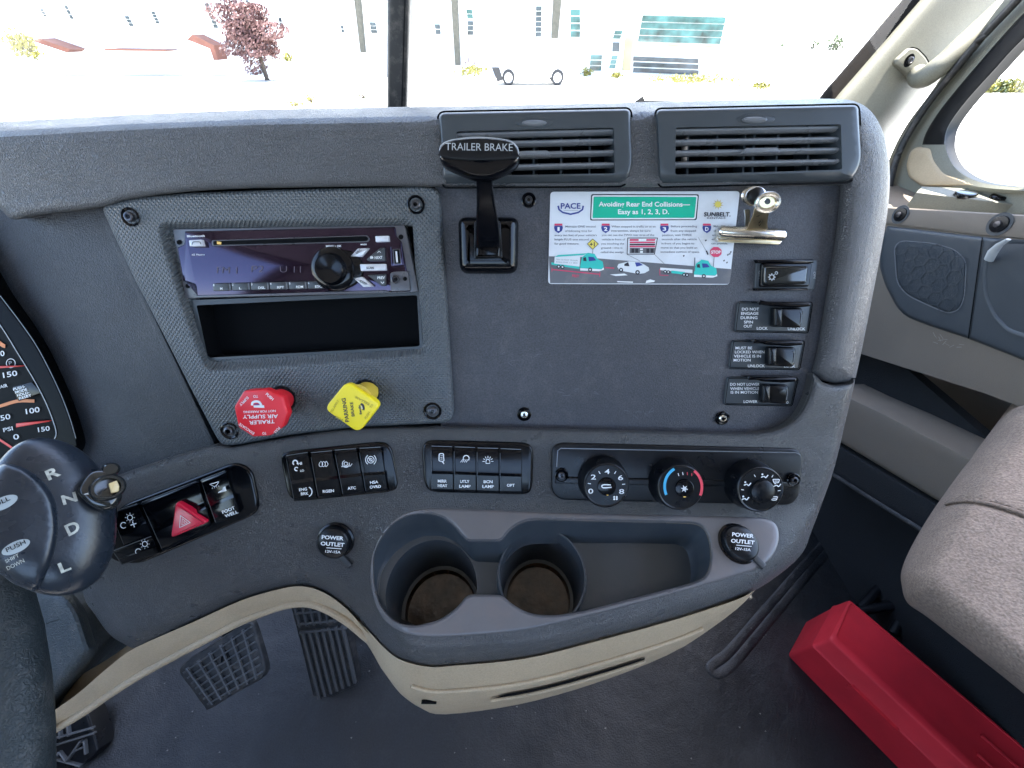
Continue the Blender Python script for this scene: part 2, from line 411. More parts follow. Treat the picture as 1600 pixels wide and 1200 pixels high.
M['wheel'] = mat('steering_wheel_grey', (.024, .032, .035), .5, bumps=[('leather', 350, .5, .0005)], var=.12, vscale=15, dust=.15)
M['clear'] = mat('smoky_clear_plastic', (.015, .017, .017), .12, spec=.7)
M['dial'] = mat('dial_face', (.005, .006, .007), .5, spec=.08)
M['orange'] = mat('dial_orange', (.75, .25, .08), .5)
M['needle'] = mat('needle_red', (.8, .05, .04), .4)
M['blue'] = mat('cold_blue', (.06, .40, .65), .4); M['pink'] = mat('hot_red', (.75, .07, .10), .4)
M['amber'] = mat('amber_indicator', (.9, .55, .12), .4)
# ================================================================ the shape of the dashboard (section through the cab)
def profile(knots):
    """distance along the line of sight for every photo row, for a section given as (y, z) points"""
    tab = []
    for py in range(-100, 1320, 2):
        d = ray(800, py); best = None
        for (y0, z0), (y1, z1) in zip(knots, knots[1:]):
            den = d.y * (z1 - z0) - d.z * (y1 - y0)
            if abs(den) < 1e-12: continue
            s = (d.z * y0 - d.y * z0) / den
            if -1e-6 <= s <= 1 + 1e-6:
                y = y0 + (y1 - y0) * s; z = z0 + (z1 - z0) * s; t = (y * d.y + z * d.z) / (d.y ** 2 + d.z ** 2)
                if t > 0 and (best is None or t < best): best = t
        tab.append(best)
    first = next(x for x in tab if x); last = [x for x in tab if x][-1]
    seen = False
    for i, x in enumerate(tab):
        if x: seen = True
        else: tab[i] = last if seen else first
    a = np.array(tab); k = np.hanning(13); k /= k.sum(); a = np.convolve(np.pad(a, 6, 'edge'), k, 'valid')
    return lambda py: float(np.interp(py, np.arange(-100, 1320, 2), a))
TA = profile([(.40, -.0449), (.36, -.0404), (.330, -.0375), (.304, -.0394), (.2866, -.077), (.1926, -.240), (.152, -.289), (.0619, -.3132), (.050, -.322), (.043, -.345), (.041, -.40)])
TB = profile([(.40, -.0449), (.36, -.0404), (.330, -.0375), (.304, -.0394), (.2866, -.077), (.1926, -.240), (.1326, -.320), (.0606, -.416), (.03, -.45)])
top_curve = [(-100, 196), (0, 190), (100, 184.5), (200, 179), (400, 171), (600, 167.5), (700, 166), (900, 162), (1100, 157), (1250, 154), (1700, 154)]
def topy(px): return float(np.interp(px, [p[0] for p in top_curve], [p[1] for p in top_curve]))
def S(px, py):
    q = py - (topy(px) - 157) * (1 - sstep(200, 370, py))
    a = TA(q); b = TB(q); k = sstep(545, 640, px); t = b + (a - b) * k
    return ray(px, py) * t
FC = Fr((0, .297, -.083), (1, 0, 0), (0, .5, .866))          # centre facia
FV = Fr((0, .2866, -.077), (1, 0, 0), (0, .42, .907))        # air vents
F1 = Fr((0, .1926, -.240), (1, 0, 0), (0, .64, .77))         # switch band
F2 = Fr((0, .152, -.289), (1, 0, 0), (0, .966, .259))        # tray rim
def tangent(px, py, e=6):
    o = S(px, py); a = S(px + e, py) - S(px - e, py); b = S(px, py - e) - S(px, py + e)
    return Fr(o, a, b)
DASH = thing('dashboard', 'grey moulded plastic truck dashboard with two vents, radio and switch panels', 'dashboard', (0, .2, -.45))
# upper pad with the right-hand bolster
b = B()
topl = [(x, topy(x)) for x in range(-80, 1300, 40)]
right = spl([(1300, 154.5), (1335, 158), (1362, 175), (1381, 210), (1390, 260), (1388, 320), (1378, 385), (1364, 460), (1349, 535), (1337, 590)], 4)
pad_out = topl + right + [(1328, 597), (1305, 600), (1285, 595), (1268, 580)] + spl([(1277, 545), (1292, 450), (1305, 370), (1312, 300), (1311, 291)], 3) + \
    [(1200, 291.5), (1000, 292.5), (800, 292), (688, 292), (600, 291)] + spl([(400, 294), (300, 299), (205, 311), (157, 324), (60, 336), (20, 343), (-2, 325), (-80, 262)], 4)
def vhole(x0, y0, x1, y1): return rect(x0, y0, x1, y1, 6)
VL = rp([(686, 177, 10), (984, 171, 8), (988, 262, 20), (974, 289, 8), (694, 291, 6)]); VR = rp([(1026, 172, 8), (1340, 165, 8), (1346, 255, 20), (1328, 283, 8), (1031, 290, 6)])
b.sheet(pad_out, [inset(VL if area(VL) > 0 else VL[::-1], 5), inset(VR if area(VR) > 0 else VR[::-1], 5)], S, M['pad'], step=10, rings_=(2, 5, 9, 15, 24, 34), edge=lambda x, y: (34, .045) if (x > 1200 or y < 262) else (14, .018), hedge=(5, .008),
        wall=[(0, .02, -.004), (0, .05, -.012)], hwall=lambda q, p: -FV.N * .02)
# the top running forward to the windscreen
tl = [S(x, topy(x)) * 1.045 for x in range(-80, 1320, 20)]
fwd = [tl] + [[p + Vector((0, d, d * (p.z / p.y - .06))) for p in tl] for d in (.02, .2, .42)]
b.rings(fwd, M['pad'], closed=False)
b.build('upper_pad', DASH)
# lower console shell
low_top = spl([(128, 765), (190, 740), (260, 716), (335, 694)], 4) + spl([(362, 699), (430, 687), (500, 676), (560, 670), (640, 668), (705, 667.5), (760, 669), (900, 672), (1060, 676), (1170, 678)], 3) + \
    spl([(1170, 678), (1212, 671), (1243, 652), (1262, 618), (1270, 583)], 4)
low_right = spl([(1285, 597), (1305, 602), (1328, 599), (1336, 594), (1322, 655), (1304, 730), (1283, 790), (1268, 830), (1255, 862), (1225, 892), (1170, 927), (1063, 966), (936, 1001), (822, 1029), (713, 1040), (669, 1042), (626, 1031), (600, 1012), (572, 982),
                 (544, 955), (506, 927), (469, 917), (431, 923), (375, 940), (300, 974), (240, 1003), (212, 1013), (188, 1003), (169, 989), (148, 960), (131, 932), (126, 880)], 4)
tray_out = rp([(575, 889), (580, 859), (599, 824), (630, 799), (663, 791), (866, 799), (1194, 806), (1216, 816), (1221, 841), (1212, 867), (1190, 889), (1085, 921), (954, 956), (822, 987), (735, 995), (669, 998), (626, 991), (595, 969), (580, 933)], 30, 4)
low_out = low_top + low_right
ccw = lambda p: p if area(p) > 0 else p[::-1]
b = B()
b.sheet(low_out, [inset(ccw(tray_out), 4)], S, M['shell'], step=10, rings_=(2, 5, 9, 14, 20, 28, 35), edge=lambda x, y: (13 + 22 * sstep(780, 860, y), .022 + .055 * sstep(780, 860, y)), hedge=(4, .006),
        wall=[(0, .012, -.01), (0, .03, -.03)], hwall=lambda q, p: -F2.N * .012)
LOWER = b.build('console_shell', DASH)
# centre facia and the dark side facia
b = B()
b.prism(FC, rp([(680, 285), (1322, 285), (1300, 500), (1282, 600, 60), (1255, 680, 60), (1150, 692), (690, 690)]), -.004, 0, M['facia'])
rnd_ = random.Random(5); M['scuff'] = mat('pale_scuff', (.10, .11, .125), .6)
for x, y, L_s, n_s in ((985, 478, 26, 9), (1090, 575, 34, 12), (900, 612, 30, 8), (1000, 640, 26, 6), (820, 560, 40, 6), (1180, 300, 14, 4)):
    for _ in range(n_s):
        a0 = x + rnd_.uniform(-L_s, L_s); b0 = y + rnd_.uniform(-9, 9); an = rnd_.gauss(.1, .5); l_ = rnd_.uniform(3, 12)
        b.stroke(FC, [(a0, b0), (a0 + l_ * math.cos(an), b0 + l_ * math.sin(an))], rnd_.uniform(.3, .8), .0003, M['scuff'])
CF = b.build('centre_facia', DASH)
b = B(); b.prism(FC, [(-120, 250), (157, 318), (340, 700), (330, 720), (180, 775), (80, 800), (-150, 640)], -.006, -.001, M['facia_dark'])
b.prism(FC, spl([(152, 329), (200, 432), (262, 560), (327, 697)], 3) + spl([(338, 700), (270, 556), (209, 430), (162, 327)], 3), -.003, .0005, M['facia_dark'], bev=.0004)
b.build('side_facia', DASH)
# dark plate added behind the facia to stop light leaking through the gaps
bk = B(); bk.sheet([(-200, 200), (1300, 262), (1300, 640), (1250, 690), (340, 720), (-200, 800)], [[(300, 345), (668, 340), (668, 556), (310, 572)]], lambda x, y: FC.hit(x, y, -.012 + 0 * x), M['dark'], step=40)
bk.rings([[FC.hit(x, y, -.012) for x, y in rect(262, 335, 672, 576)], [FC.hit(x, y, -.012) - FC.N * .06 for x, y in rect(262, 335, 672, 576)]], M['dark'])
bk.build('light_leak_plate', DASH)
# radio bezel with woven pattern
bz = rp([(157, 321, 14), (205, 309), (300, 301), (480, 295), (664, 291, 12), (686, 296, 12), (698, 480), (709, 652, 16), (695, 661, 8), (560, 667), (450, 680), (362, 697, 14), (344, 694, 16), (300, 610), (262, 535), (205, 425)], 12)
rec_o = rp([(243, 347, 24), (652, 341, 26), (668, 480), (675, 555, 26), (500, 570), (322, 583, 22), (284, 480)], 10)
rec_i = rp([(268, 353, 8), (648, 346, 10), (655, 470), (661, 545, 12), (322, 562, 12), (295, 470)], 4)
opening = rp([(276, 358, 2), (645, 352, 3), (652, 466), (656, 541, 5), (324, 559, 5), (306, 470)], 2)
import bisect
def polydist(p, poly):
    P = Vector(p); best = 1e9; ins = False
    for i in range(len(poly)):
        a = Vector(poly[i - 1]); c = Vector(poly[i]); d = c - a; t = max(0, min(1, (P - a).dot(d) / (d.length_squared + 1e-12))); best = min(best, (a + d * t - P).length)
        if (a.y > P.y) != (c.y > P.y) and P.x < (c.x - a.x) * (P.y - a.y) / (c.y - a.y + 1e-15) + a.x: ins = not ins
    return -best if ins else best
def Sbz(px, py):
    d = polydist((px, py), rec_o); h = .009 - .0075 * sstep(2, -16, d) if d < 2 else .009
    return FC.hit(px, py, h)
def Sbz2(px, py):
    d = polydist((px, py), rec_o); k = sstep(0, 1, min(1, max(0, (2 - d) / 18))); return FC.hit(px, py, .009 - .0075 * k)
b = B(); b.sheet(bz, [opening], Sbz2, M['weave'], step=4.5, rings_=(1.5, 4, 7), edge=(8, .012), wall=-FC.N * .01, hwall=-FC.N * .004)
# knob collars' shadow grooves are separate things; a trim lip round the pocket
BEZ = b.build('radio_bezel', DASH)
b = B()
pk = rp([(307, 477, 3), (652, 461, 4), (657, 541, 6), (325, 559, 6)], 3)
ring_o = rp([(297, 469, 3), (655, 456, 4), (661, 545, 7), (322, 563, 7)], 3)
b.sheet(ring_o, [pk], lambda x, y: FC.hit(x, y, .003), M['vent'], step=12, wall=-FC.N * .003)
b.rings([[FC.hit(x, y, .003) for x, y in pk], [FC.hit(x, y, .003) - FC.N * .055 for x, y in pk]], M['dark'], cap0=False, cap1=False)
pkd = [FC.uv(x, y, .003) for x, y in pk]
b.face([FC.pt(u, v, -.052) for u, v in ccw(pkd)], M['dark'])
lo = [FC.uv(x, y, .003) for x, y in [(309, 505), (653, 492), (656, 540), (324, 557)]]
b.prism(FC, None, -.052, -.03, M['dark'], uvs=ccw(lo))
up_ = [FC.uv(x, y, -.02) for x, y in [(455, 470), (652, 462), (653, 492), (452, 503)]]
b.prism(FC, None, -.05, -.02, M['satin'], uvs=ccw(up_))
b.lathe(FC, (563, 481), [(.006, -.02), (.006, -.017), (.003, -.0165), (.003, -.019), (.0001, -.019)], M['gloss'], hc=-.017)
b.build('storage_pocket', DASH)

def screw(parent, fr, c, r_px, h=0.0, well=True, bright=True):
    u, v = fr.uv(c[0], c[1], h); r_ = r_px * (fr.hit(c[0] + 1, c[1], h) - fr.hit(c[0], c[1], h)).length
    s_ = B()
    if well: s_.lathe(fr, None, [(r_ * 1.35, h - .0005), (r_ * 1.4, h + .0006), (r_ * 1.25, h + .001), (r_ * 1.1, h + .0003), (r_ * .9, h - .0003)], M['gloss'], uv=(u, v), n=28)
    s_.lathe(fr, None, [(r_ * .72, h), (r_ * .72, h + .0018), (r_ * .6, h + .0024), (r_ * .42, h + .0025), (r_ * .38, h + .0012), (.0001, h + .0012)], M['screw'] if not bright else M['chrome'], uv=(u, v), n=24)
    s_.lathe(fr, None, [(r_ * .3, h + .0012), (r_ * .28, h + .0026), (r_ * .2, h + .0026), (r_ * .18, h + .0014), (.0001, h + .0014)], M['gloss'], uv=(u, v), n=6)
    return s_.build('screw', parent)
for c in ((204, 339), (650, 320), (676, 642), (359, 673)): screw(BEZ, FC, c, 10, .009, bright=False)
for c, br in (((826, 313), 0), ((819, 647), 1), ((1128, 653), 1)): screw(CF, FC, c, 8, .0005, bright=bool(br))

# ---------------------------------------------------------------- air vents
def air_vent(outline, op, ys, tab, tabpos, vanes, label, lens):
    base = FV.hit(*op[3]); T = thing('air_vent', label, 'air vent', base, 'air vents in the top of the dashboard')
    b = B(); b.sheet(outline, [rp([p for p in op], 4, 3)], lambda x, y: FV.hit(x, y, .0035 - .007 * sstep(272, 292, y)), M['vent'], step=9, rings_=(1.5, 3.5), edge=(4, .006), wall=-FV.N * .012, hwall=-FV.N * .03)
    b.stroke(FV, inset(ccw(outline), -2.5), 3, -.0008, M['dark'], closed=True)
    # bright moulding line along the lower lip
    b.build('vent_frame', T)
    b = B(); b.prism(FV, [(op[0][0] - 6, op[0][1] - 4), (op[1][0] + 6, op[1][1] - 4), (op[2][0] + 6, op[2][1] + 4), (op[3][0] - 6, op[3][1] + 4)], -.032, -.03, M['dark'])
    b.build('air_duct', T)
    for y in ys:
        x0, x1 = op[0][0] - 1, op[1][0] + 1; sl = (op[1][1] - op[0][1]) / (op[1][0] - op[0][0])
        yl = y; yr = y + sl * (x1 - x0)
        s_ = B(); P0 = FV.hit(x0, yl, .001); P1 = FV.hit(x1, yr, .001); r_ = []
        n_ = 10
        for P_ in (P0, P1):
            r_.append([P_ + FV.V * .0019 * math.cos(a) + FV.N * (.0045 * math.sin(a) - .004) for a in [2 * math.pi * i / n_ for i in range(n_)]])
        s_.rings(r_, M['slat'])
        if y == tab:
            a, c = tabpos; s_.prism(FV, rp([(a, y - 5 + sl * (a - x0)), (c, y - 5 + sl * (c - x0)), (c + 6, y + 4 + sl * (c - x0)), (a - 6, y + 4 + sl * (a - x0))], 3, 3), -.004, .0035, M['slat'], bev=.0008)
        s_.build('slat', T)
    for x in vanes:
        s_ = B(); y0 = op[0][1]; y1 = op[3][1]
        for k, (dx, m_) in enumerate(((0, M['vent']),)):
            A = FV.hit(x, y0 - 3, -.008); C = FV.hit(x - (x - 800) * .012, y1 + 3, -.008)
            for sgn in (1,):
                s_.rings([[A + FV.U * .0006, A - FV.U * .0006, A - FV.U * .0006 - FV.N * .02 + FV.U * .004, A + FV.U * .0006 - FV.N * .02 + FV.U * .004], [C + FV.U * .0006, C - FV.U * .0006, C - FV.U * .0006 - FV.N * .02 + FV.U * .004, C + FV.U * .0006 - FV.N * .02 + FV.U * .004]], m_)
        s_.build('vane', T)
    s_ = B(); cx, cy = lens; s_.prism(FV, ell(cx, cy, 30, 8, 28), .003, .0038, M['vent'], bev=.0004)
    s_.prism(FV, ell(cx, cy, 20, 5, 28), .0035, .0055, M['slat'], bev=.0018, seg=4); s_.build('thumb_tab', T)
    return T
air_vent(VL, [(713, 205), (959, 199), (961, 271), (716, 275)], [210, 225, 243, 262], 243, (812, 856), (748, 790, 834, 877, 922), 'grey slatted air vent behind the trailer brake handle', (835, 191))
air_vent(VR, [(1056, 199), (1314, 194), (1316, 265), (1055, 273)], [204, 221, 238, 256], 238, (1165, 1215), (1077, 1122, 1165, 1180, 1217, 1266, 1300), 'grey slatted air vent above the binder clip at the right end', (1181, 186))

# ---------------------------------------------------------------- trailer brake lever
T = thing('trailer_brake_lever', 'glossy black hand lever lettered TRAILER BRAKE on a square base', 'brake lever', FC.hit(762, 425))
b = B(); b.prism(FC, rp([(713, 336, 14), (811, 336, 14), (809, 427, 16), (716, 427, 16)], 12, 6), .0005, .013, M['gloss'], bev=.009, seg=6, taper=-.001)
b.build('base_plate', T)
b = B(); b.prism(FC, rp([(741, 345, 4), (782, 345, 4), (785, 403, 3), (741, 405, 3)], 3), .012, .0155, M['satin'], bev=.001)
b.prism(FC, rp([(743, 383, 2), (782, 383, 2), (781, 402, 2), (743, 403, 2)], 2), .015, .022, M['gloss'], bev=.002); b.build('pivot_block', T)
b = B(); st = [((763, 392), .016, 21, .008), ((763, 375), .022, 20, .0075), ((762, 350), .031, 18, .007), ((760, 325), .039, 15, .006), ((758, 300), .046, 13, .0055), ((757, 280), .052, 13, .0055), ((756, 262), .057, 20, .006)]
rs = []
for (x, y), h, w_, th in st:
    a = FC.hit(x - w_, y, h); c = FC.hit(x + w_, y, h); mm = (a + c) / 2; hw = (c - a) / 2
    rs.append([mm + hw * math.copysign(abs(math.cos(t)) ** .6, math.cos(t)) + (FC.N * th + FC.V * .002) * math.copysign(abs(math.sin(t)) ** .6, math.sin(t)) for t in [2 * math.pi * k / 20 for k in range(20)]])
b.rings(rs, M['gloss']); b.build('stem', T)
FH = Fr(FC.hit(750, 240, .062), (1, .0, 0), (0, .56, .83))
b = B()
hd = spl([(686, 246), (686, 231), (693, 222), (711, 216), (749, 213), (794, 218), (808, 227), (812, 238), (810, 251), (800, 261), (782, 270), (765, 276), (740, 276), (714, 266), (694, 256)], 4, closed=True)
hu = ccw([FH.uv(x, y, 0) for x, y in hd])
rs = []
for k, (ins, h) in enumerate([(.006, -.016), (.002, -.013), (0, -.008), (0, -.003), (.0006, -.0008), (.0016, 0), (.0024, -.0002)]):
    rs.append([FH.pt(u, v, h) for u, v in inset(hu, ins)])
b.rings(rs, M['gloss'])
lip = spl([(689, 246), (687, 232), (694, 223), (712, 217.5), (749, 214.5), (793, 219), (807, 228), (810.5, 238), (809, 248)], 4)
b.stroke(FH, lip, 1.5, .0004, M['dimwhite'])
b.prism(FH, spl([(690, 245), (688, 232), (695, 224), (712, 218.5), (749, 215.5), (793, 220), (806, 229), (809.5, 239), (808, 246), (750, 250)], 3, closed=True), -.002, .0008, M['satin'], bev=.0006)
b.text(FH, 'TRAILER BRAKE', (696, 234.5), (801, 236), 11.5, M['dimwhite'], .0011)
b.build('handle', T)

# ---------------------------------------------------------------- instruction card
def z7(x, y): return (680 + x / 3.3333, 200 + y / 3.3333)
ZA = lambda l: [z7(*p) for p in l]
ct = thing('instruction_card', 'white laminated safe driving card with green banner and cartoon trucks', 'card', FC.hit(857, 444))
M['card'] = mat('card_white', (.66, .69, .73), .35, dust=.3, dscale=30, dustcol=(.38, .37, .36), coat=.2)
M['green'] = mat('card_green', (.0, .42, .27), .35, coat=.2); M['navy'] = mat('card_navy', (.03, .05, .25), .4); M['ink'] = mat('card_black_ink', (.02, .02, .03), .4)
M['inkgrey'] = mat('card_small_print', (.16, .17, .2), .4); M['road'] = mat('card_road_grey', (.12, .125, .14), .4, dust=.3, dscale=60); M['teal'] = mat('card_teal', (.03, .48, .42), .4)
M['cardred'] = mat('card_red', (.6, .05, .12), .4); M['cardyel'] = mat('card_yellow', (.72, .60, .12), .4); M['cardpale'] = mat('card_pale', (.66, .70, .72), .4); M['cardtan'] = mat('card_tan_sun', (.55, .45, .22), .4)
b = B()
K = [.0014 + .00012 * i for i in range(8)]
b.prism(FC, rp(ZA([(600, 332, ), (1587, 329), (1532, 816), (588, 812)]), 6, 5), .0006, K[0] - .0001, M['card'])
b.decal(FC, ZA([(592, 668), (760, 672), (1545, 735), (1535, 800)]) + rp(ZA([(1532, 812), (592, 808)]), 2, 2), K[0], M['road'])
b.decal(FC, rp(ZA([(812, 344), (1374, 345), (1362, 480), (806, 482)]), 3, 4), K[0], M['ink'])
b.decal(FC, rp(ZA([(818, 350), (1368, 351), (1356, 475), (812, 476)]), 3, 4), K[1], M['white'])
b.decal(FC, rp(ZA([(826, 357), (1361, 359), (1350, 468), (819, 469)]), 2, 4), K[2], M['green'])
b.text(FC, 'Avoiding Rear End Collisions\u2014', z7(852, 408), z7(1327, 409), 7.2, M['white'], K[3], .02)
b.text(FC, 'Easy as 1, 2, 3, D.', z7(952, 448), z7(1218, 448), 7.2, M['white'], K[3], .02)
b.text(FC, 'PACE', z7(654, 420), z7(757, 420), 8.5, M['navy'], K[2], .02)
b.stroke(FC, ZA([(640, 405), (645, 425), (665, 440), (705, 449), (745, 440), (767, 425), (771, 405)]), 2.6, K[1], M['navy'])
b.stroke(FC, ZA([(668, 429), (745, 429)]), .5, K[2], M['inkgrey'])
for i in range(10):
    a = i * math.pi / 5 + .2; c = (1473, 398)
    b.decal(FC, ZA([(c[0] + 30 * math.cos(a), c[1] + 28 * math.sin(a)), (c[0] + 15 * math.cos(a + .5), c[1] + 14 * math.sin(a + .5)), (c[0] + 12 * math.cos(a - .3), c[1] + 12 * math.sin(a - .3))]), K[0], M['cardtan'])
b.decal(FC, ZA(ell(1473, 398, 16, 15, 20)), K[1], M['cardyel'])
b.text(FC, 'SUNBELT.', z7(1399, 460), z7(1538, 460), 6.3, M['ink'], K[2], .03, shear=.15)
b.text(FC, 'RENTALS', z7(1416, 473), z7(1512, 473), 2.4, M['ink'], K[2], .01)
for (cx, t_) in ((642, '1'), (888, '2'), (1194, '3'), (1415, 'D')):
    b.decal(FC, ZA([(cx - 20, 498), (cx + 20, 498), (cx + 21, 508), (cx - 21, 508)]), K[1], M['cardred'])
    b.decal(FC, ZA([(cx - 21, 509), (cx + 21, 509), (cx + 23, 520), (cx + 18, 536), (cx, 548), (cx - 18, 536), (cx - 23, 520)]), K[1], M['navy'])
    b.text(FC, t_, z7(cx - (5 if t_ == '1' else 9), 535), z7(cx + (6 if t_ == '1' else 9), 535), 5.6, M['white'], K[2], .03)
def lines(rows, dy=22.5):
    for x0, x1, y, s_ in rows: b.text(FC, s_, z7(x0, y), z7(x1, y), 3.0, M['inkgrey'], K[1], .012)
lines([(678, 835, 518, 'Maintain ONE second'), (676, 817, 541, 'of following time for'), (622, 842, 563, "every ten feet of your vehicle's"), (621, 800, 585, 'length PLUS one second'), (621, 750, 607, 'for good measure.'),
       (919, 1148, 518, 'When stopped in traffic or at an'), (916, 1122, 540, 'intersection, always be sure'), (867, 1141, 562, 'you can see the TWO rear tires of the'), (867, 990, 585, 'vehicle in front of'), (864, 984, 607, 'you touching the'), (863, 975, 629, 'ground\u2014this is'), (862, 985, 651, 'called the wedge.'),
       (1228, 1364, 517, 'Before proceeding'), (1226, 1358, 540, 'from any stopped'), (1182, 1336, 562, 'position, wait THREE'), (1180, 1363, 584, 'seconds after the vehicle'), (1178, 1349, 606, 'in front of you begins to'), (1176, 1365, 628, 'move so that you build an'), (1174, 1378, 650, 'immediate cushion of space.'),
       (1450, 1531, 517, 'Make 50% of'), (1450, 1520, 540, 'driving'), (1442, 1520, 562, 'and your'), (1440, 1515, 584, 'engine'), (1438, 1524, 606, 'can provide.')])
b.decal(FC, ZA([(1001, 571), (1160, 571), (1144, 659), (998, 659)]), K[2], M['ink']); b.decal(FC, ZA([(1005, 575), (1155, 575), (1140, 655), (1002, 655)]), K[3], M['card'])
for i, (y0, y1, m_) in enumerate([(578, 588, 'cardred'), (592, 600, 'cardred'), (603, 611, 'ink'), (613, 621, 'cardred'), (624, 652, 'road')]): b.decal(FC, ZA([(1014, y0), (1148, y0), (1143, y1), (1012, y1)]), K[4], M[m_])
b.decal(FC, ZA([(1060, 577), (1100, 577), (1099, 589), (1059, 589)]), K[5], M['white'])
for y in (627, 641): b.decal(FC, ZA([(1067, y), (1082, y), (1081, y + 9), (1067, y + 9)]), K[5], M['white'])
for x in (1022, 1042, 1100, 1122): b.decal(FC, ZA([(x, 628), (x + 15, 628), (x + 15, 650), (x, 650)]), K[5], M['ink'])
b.stroke(FC, ZA([(1000, 659), (1066, 692)]), .5, K[1], M['ink']); b.stroke(FC, ZA([(1143, 659), (1194, 708)]), .5, K[1], M['ink'])
# truck with load
b.decal(FC, ZA([(604, 700), (750, 712), (752, 735), (606, 712)]), K[1], M['teal'])
b.decal(FC, ZA([(622, 672), (756, 662), (752, 722), (620, 706)]), K[2], M['cardpale']); b.decal(FC, ZA([(622, 672), (640, 662), (800, 652), (770, 662)]), K[3], M['teal'])
b.text(FC, 'TEN 10 FOOT TRAILER', z7(630, 688), z7(742, 694), 2.0, M['inkgrey'], K[3]); b.text(FC, 'FOLLOW 11 SEC', z7(630, 701), z7(742, 707), 2.0, M['inkgrey'], K[3])
def cab(x, y, s_=1.0):
    q = lambda l: [z7(x + a * s_, y + c * s_) for a, c in l]
    b.decal(FC, q([(0, 0), (10, -45), (40, -68), (75, -62), (92, -35), (118, -22), (122, 5), (112, 18), (0, 14)]), K[3], M['teal'])
    b.decal(FC, q([(16, -42), (30, -46), (34, -24), (16, -26)]), K[4], M['ink']); b.decal(FC, q([(42, -48), (70, -46), (84, -28), (46, -24)]), K[4], M['navy'])
    b.decal(FC, q([(0, 12), (112, 18), (122, 8), (124, 20), (100, 28), (0, 24)]), K[4], M['white']); b.decal(FC, [z7(x + 52 * s_ + 11 * math.cos(t) * s_, y + 20 * s_ + 11 * math.sin(t) * s_) for t in [k * .45 for k in range(14)]], K[5], M['ink'])
    b.decal(FC, [z7(x + 52 * s_ + 5 * math.cos(t) * s_, y + 20 * s_ + 5 * math.sin(t) * s_) for t in [k * .45 for k in range(14)]], K[6], M['cardpale'])
def whl(x, y, r_=10):
    b.decal(FC, ZA(ell(x, y, r_, r_, 16)), K[4], M['ink']); b.decal(FC, ZA(ell(x, y, r_ * .45, r_ * .45, 12)), K[5], M['cardpale'])
cab(755, 718); whl(643, 722); whl(663, 724)
b.stroke(FC, ZA([(820, 655), (821, 632)]), .8, K[2], M['inkgrey'])
b.decal(FC, ZA([(820, 576), (852, 604), (820, 634), (791, 604)]), K[3], M['ink']); b.decal(FC, ZA([(820, 580), (848, 604), (820, 630), (795, 604)]), K[4], M['cardyel'])
b.text(FC, '+1', z7(805, 616), z7(831, 616), 6.2, M['ink'], K[5], .03)
b.stroke(FC, ZA([(608, 737), (858, 762)]), 1.6, K[2], M['cardred']); b.stroke(FC, ZA([(608, 727), (608, 748)]), 1.0, K[2], M['cardred']); b.stroke(FC, ZA([(858, 750), (857, 775)]), 1.0, K[2], M['cardred'])
b.text(FC, 'FEET', z7(713, 775), z7(749, 778), 3.6, M['cardred'], K[3], .03); b.stroke(FC, ZA([(886, 727), (932, 730)]), 1.8, K[2], M['cardred'])
# white car
b.decal(FC, ZA([(948, 722), (955, 708), (990, 700), (1010, 694), (1060, 697), (1090, 712), (1112, 726), (1115, 742), (1090, 756), (1060, 760), (960, 742)]), K[3], M['cardpale'])
b.decal(FC, ZA([(985, 708), (1005, 698), (1012, 720), (985, 718)]), K[4], M['ink']); b.decal(FC, ZA([(1040, 700), (1062, 700), (1082, 714), (1048, 722)]), K[4], M['navy'])
whl(968, 739, 11); whl(1054, 752, 12)
b.decal(FC, ZA([(910, 763), (985, 758), (1003, 767), (940, 771)]), K[1], M['white']); b.decal(FC, ZA([(946, 797), (1030, 800), (1030, 806), (950, 803)]), K[1], M['white']); b.decal(FC, ZA([(1100, 795), (1120, 788), (1145, 795), (1140, 802), (1096, 808)]), K[1], M['white'])
# flat bed truck and stop sign
b.decal(FC, ZA([(1172, 727), (1340, 738), (1340, 756), (1172, 740)]), K[2], M['cardpale']); b.decal(FC, ZA([(1230, 742), (1300, 750), (1300, 764), (1230, 756)]), K[3], M['teal'])
for x, y in ((1198, 748), (1214, 750), (1296, 764), (1312, 766)): whl(x, y, 9)
b.stroke(FC, ZA([(1170, 735), (1170, 766), (1215, 768)]), 1.0, K[3], M['cardred']); b.stroke(FC, ZA([(1352, 675), (1350, 745)]), 1.8, K[3], M['inkgrey'])
cab(1348, 752, .98)
b.stroke(FC, ZA([(1453, 670), (1448, 730)]), 1.0, K[2], M['inkgrey'])
oc = [(1462 + 32 * math.cos(R(22.5 + 45 * i)), 646 + 28 * math.sin(R(22.5 + 45 * i))) for i in range(8)]
b.decal(FC, ZA(oc), K[4], M['cardred']); b.text(FC, 'STOP', z7(1437, 654), z7(1487, 654), 4.6, M['white'], K[5], .03)
b.decal(FC, ZA([(1409, 640), (1416, 638), (1424, 658), (1418, 662)]), K[1], M['ink']); b.stroke(FC, ZA([(1370, 570), (1412, 640)]), .5, K[1], M['inkgrey'])
for x, y in ((1520, 660), (1535, 645), (1500, 690), (1515, 700), (1290, 665), (1405, 585), (1530, 655)): b.decal(FC, ZA([(x, y), (x + 7, y - 5), (x + 9, y + 2), (x + 2, y + 6)]), K[1], M['ink'])
b.build('printed_face', ct)


